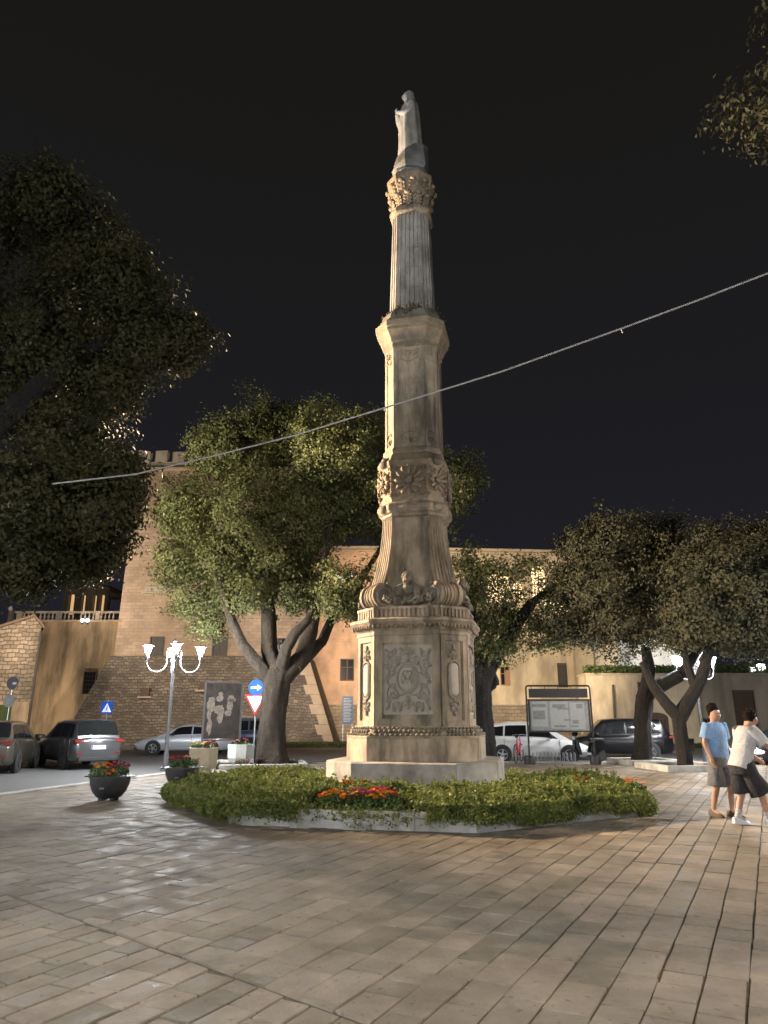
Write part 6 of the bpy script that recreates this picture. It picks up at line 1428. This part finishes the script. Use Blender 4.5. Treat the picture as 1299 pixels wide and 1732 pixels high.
# ---------------------------------------------------------------- people
def skinned(name, verts, edges, radii, m, parent, root=0, sub=2):
    me = bpy.data.meshes.new(name); me.from_pydata(verts, edges, []); o = bpy.data.objects.new(name, me); col.objects.link(o); o.parent = parent
    md = o.modifiers.new('skin', 'SKIN'); md.use_smooth_shade = True
    for i, r in enumerate(radii):
        sv = me.skin_vertices[0].data[i]; sv.radius = (r, r) if not isinstance(r, tuple) else r; sv.use_root = (i == root)
    s = o.modifiers.new('sub', 'SUBSURF'); s.levels = sub; s.render_levels = sub
    me.materials.append(MATS[m]); return o
def person(loc, rz, label, J, shirt, shorts, sock, shoe, shorts_flare, group=None):
    """J: joint dict in the figure's frame, x = its left, -y = forward. One continuous body; clothes are children."""
    rt = empty('person', loc, rz, label, 'person', group)
    V, E_, Rr = [], [], []
    def add(p, r, par=None):
        V.append(tuple(p)); Rr.append(r)
        if par is not None: E_.append((par, len(V) - 1))
        return len(V) - 1
    pel = add(J['pelvis'], .13); sp = add(Vector(J['pelvis']).lerp(Vector(J['chest']), .5), .125, pel); ch = add(J['chest'], .14, sp)
    nk = add(J['neck'], .06, ch); jw = add(J['jaw'], .072, nk); sk = add(J['skull'], .098, jw); add(Vector(J['skull']) + Vector((0, .01, .07)), .06, sk)
    fw = Vector(J['look']); add(Vector(J['jaw']) * .45 + Vector(J['skull']) * .55 + fw * .105, .016, jw)
    for s, k in ((1, 'l'), (-1, 'r')):
        sh = add(J['sh_' + k], .06, ch); el = add(J['el_' + k], .045, sh); wr = add(J['wr_' + k], .03, el)
        d = (Vector(J['wr_' + k]) - Vector(J['el_' + k])).normalized(); side = d.cross(fw if abs(d.dot(fw)) < .9 else Vector((1, 0, 0))).normalized(); cu = side.cross(d)
        pm = add(Vector(J['wr_' + k]) + d * .055, .033, wr)
        for q in range(4):
            o_ = side * (.026 - .0175 * q); l = (.075, .085, .08, .062)[q]; a = add(Vector(J['wr_' + k]) + d * .10 + o_, .0095, pm); b = add(Vector(V[a]) + d * l * .5 + cu * .012, .0085, a); add(Vector(V[b]) + d * l * .42 + cu * .028, .007, b)
        a = add(Vector(J['wr_' + k]) + d * .045 + side * .045, .012, pm); add(Vector(V[a]) + d * .045 + side * .012 + cu * .012, .009, a)
        hp = add(J['hip_' + k], .095, pel); kn = add(J['kn_' + k], .058, hp); cf = add(Vector(J['kn_' + k]).lerp(Vector(J['an_' + k]), .35) + Vector((0, .012, 0)), .058, kn); an = add(J['an_' + k], .036, cf); add(J['toe_' + k], .034, an)
    skinned('body', V, E_, Rr, 'skin', rt)
    def ring(c, ax, rx, ry, fwd, n=18, wob=0):
        ax = Vector(ax).normalized(); f = (Vector(fwd) - ax * Vector(fwd).dot(ax)).normalized(); s = ax.cross(f)
        return [Vector(c) + s * rx * math.cos(a) * (1 + wob * math.sin(5 * a + c[2] * 9)) + f * ry * math.sin(a) * (1 + wob * math.sin(5 * a + c[2] * 9)) for a in [2 * math.pi * k / n for k in range(n)]]
    F_ = J['fwd']; pv, c_, n_ = Vector(J['pelvis']), Vector(J['chest']), Vector(J['neck']); up_ = (c_ - pv).normalized()
    g = MB(); shm = (Vector(J['sh_l']) + Vector(J['sh_r'])) / 2
    g.loft([ring(pv - up_ * .10, up_, .20, .155, F_, wob=.05), ring(pv + up_ * .05, up_, .195, .15, F_, wob=.04), ring(pv.lerp(c_, .5), up_, .19, .145, F_, wob=.03), ring(c_, up_, .205, .15, F_, wob=.02), ring(c_.lerp(shm, .6), up_, .20, .14, F_), ring(shm + up_ * .045, up_, .15, .10, F_), ring(n_ - up_ * .01, up_, .075, .07, F_)], caps=False)
    for k in 'lr':
        a, b = Vector(J['sh_' + k]), Vector(J['el_' + k]); d = (b - a); e = a + d * .72
        g.loft([ring(a - d.normalized() * .05, d, .075, .08, (0, 0, 1)), ring(a + d * .2, d, .095, .095, (0, 0, 1)), ring(e, d, .10, .095, (0, 0, 1), wob=.06)], caps=False)
    g.build('t_shirt', shirt, rt, 70)
    g = MB(); g.loft([ring(pv + up_ * .02, up_, .19, .145, F_), ring(pv - Vector((0, 0, .08)), (0, 0, 1), .2, .16, F_), ring(pv - Vector((0, 0, .17)), (0, 0, 1), .19, .155, F_)], caps=False)
    for k in 'lr':
        a, b = Vector(J['hip_' + k]), Vector(J['kn_' + k]); d = b - a
        g.loft([ring(a + Vector((0, 0, .05)), d, .115, .14, F_), ring(a + d * .4, d, .115, .125, F_, wob=.04), ring(a + d * 1.0, d, .105 * shorts_flare, .12 * shorts_flare, F_, wob=.06), ring(a + d * 1.03, d, .095 * shorts_flare, .11 * shorts_flare, F_, wob=.06)], caps=False)
    g.build('shorts', shorts, rt, 70)
    for k in 'lr':
        kn, an, to = Vector(J['kn_' + k]), Vector(J['an_' + k]), Vector(J['toe_' + k]); d = an - kn
        if sock:
            g = MB(); g.loft([ring(kn + d * .70, d, .050, .052, F_), ring(kn + d * .85, d, .046, .048, F_), ring(an, d, .047, .052, F_)], caps=False); g.build('sock', sock, rt, 70)
        fd = (to - an); fd.z = 0; fd.normalize(); hl = an - fd * .07; g = MB(); zb = min(an.z, to.z) - .075 if False else to.z - .04
        rg = []
        sdv = Vector((0, 0, 1)).cross(fd)
        for t, w_, h_ in ((-.09, .032, .075), (-.06, .042, .095), (.02, .042, .10), (.09, .046, .075), (.15, .045, .055), (.19, .030, .04)):
            lift = (an.z - .085 - zb) * max(0, 1 - (t + .09) / .2)
            c = Vector((an.x, an.y, zb)) + fd * t; c.z += lift
            rg.append([c + sdv * w_ * sx_ + Vector((0, 0, h_ * sz_)) for sx_, sz_ in ((-1, 0), (-1.02, .45), (-.6, 1), (.6, 1), (1.02, .45), (1, 0))])
        g.loft(rg); g.build('shoe', shoe, rt, 60)
    # hair cap
    sk_ = Vector(J['skull']); g = MB(); fwv = fw.normalized()
    g.ell(tuple(sk_ + Vector((0, 0, .030)) - fwv * .022), (.100, .104, .098), 16, 10); g.ell(tuple(sk_ - fwv * .042 - Vector((0, 0, .035))), (.086, .068, .08), 14, 8)
    hr = random.Random(2)
    for q in range(26):
        a, b = hr.uniform(0, 6.28), hr.uniform(.2, 1.3); g.ell(tuple(sk_ + Vector((0, 0, .035)) - fwv * .022 + Vector((math.cos(a) * math.cos(b), math.sin(a) * math.cos(b), math.sin(b))) * .09), (.026, .026, .022), 6, 4)
    g.build('hair', 'hair_dark', rt, 70)
    # eyes and ears
    s = Vector((0, 0, 1)).cross(fwv); g = MB()
    for q in (-1, 1): g.ell(tuple(sk_ - Vector((0, 0, .02)) + fwv * .094 + s * q * .034), (.012, .012, .008), 8, 5)
    g.build('eyes', 'hair_dark', rt, 60)
    return rt
# white shirt: walking to the right, leaning, arm stretched ahead.  figure frame: forward = -y
p = gp(1274, 1397); ph_ = p.y
J = dict(fwd=(0, -1, 0), look=(0, -.9, -.42), pelvis=(0, .02, .93), chest=(0, -.12, 1.28), neck=(0, -.20, 1.47), jaw=(0, -.285, 1.52), skull=(0, -.27, 1.605),
         sh_l=(.17, -.13, 1.41), el_l=(.24, -.22, 1.14), wr_l=(.2, -.42, .98), sh_r=(-.17, -.15, 1.41), el_r=(-.22, -.34, 1.16), wr_r=(-.20, -.58, 1.06),
         hip_l=(.09, .02, .88), kn_l=(.10, -.02, .49), an_l=(.10, .12, .115), toe_l=(.11, -.03, .045), hip_r=(-.09, .0, .88), kn_r=(-.10, -.20, .50), an_r=(-.10, -.30, .10), toe_r=(-.11, -.45, .042))
person((p.x - .05, p.y, 0), R(100), 'person in white t-shirt, black shorts and white sneakers stooping with an arm outstretched', J, 'cloth_white', 'cloth_black', 'cloth_white', 'shoe_white', 1.5)
# blue shirt: standing a little behind, turned towards the other
p = gp(1228, 1383)
J = dict(fwd=(0, -1, 0), look=(0, -.98, -.18), pelvis=(0, .0, .97), chest=(0, -.01, 1.34), neck=(0, .0, 1.55), jaw=(0, -.045, 1.62), skull=(0, -.02, 1.72),
         sh_l=(.19, .0, 1.47), el_l=(.25, .03, 1.19), wr_l=(.24, -.08, .96), sh_r=(-.19, .0, 1.47), el_r=(-.25, .05, 1.19), wr_r=(-.23, -.03, .95),
         hip_l=(.09, .0, .92), kn_l=(.10, -.10, .52), an_l=(.10, -.06, .10), toe_l=(.12, -.21, .042), hip_r=(-.09, .0, .92), kn_r=(-.10, .02, .51), an_r=(-.11, .14, .11), toe_r=(-.12, .0, .044))
person((p.x, p.y, 0), R(28), 'person in light blue t-shirt and grey shorts walking beside the stooping one', J, 'cloth_blue', 'cloth_grey', None, 'shoe_dark', 1.35)
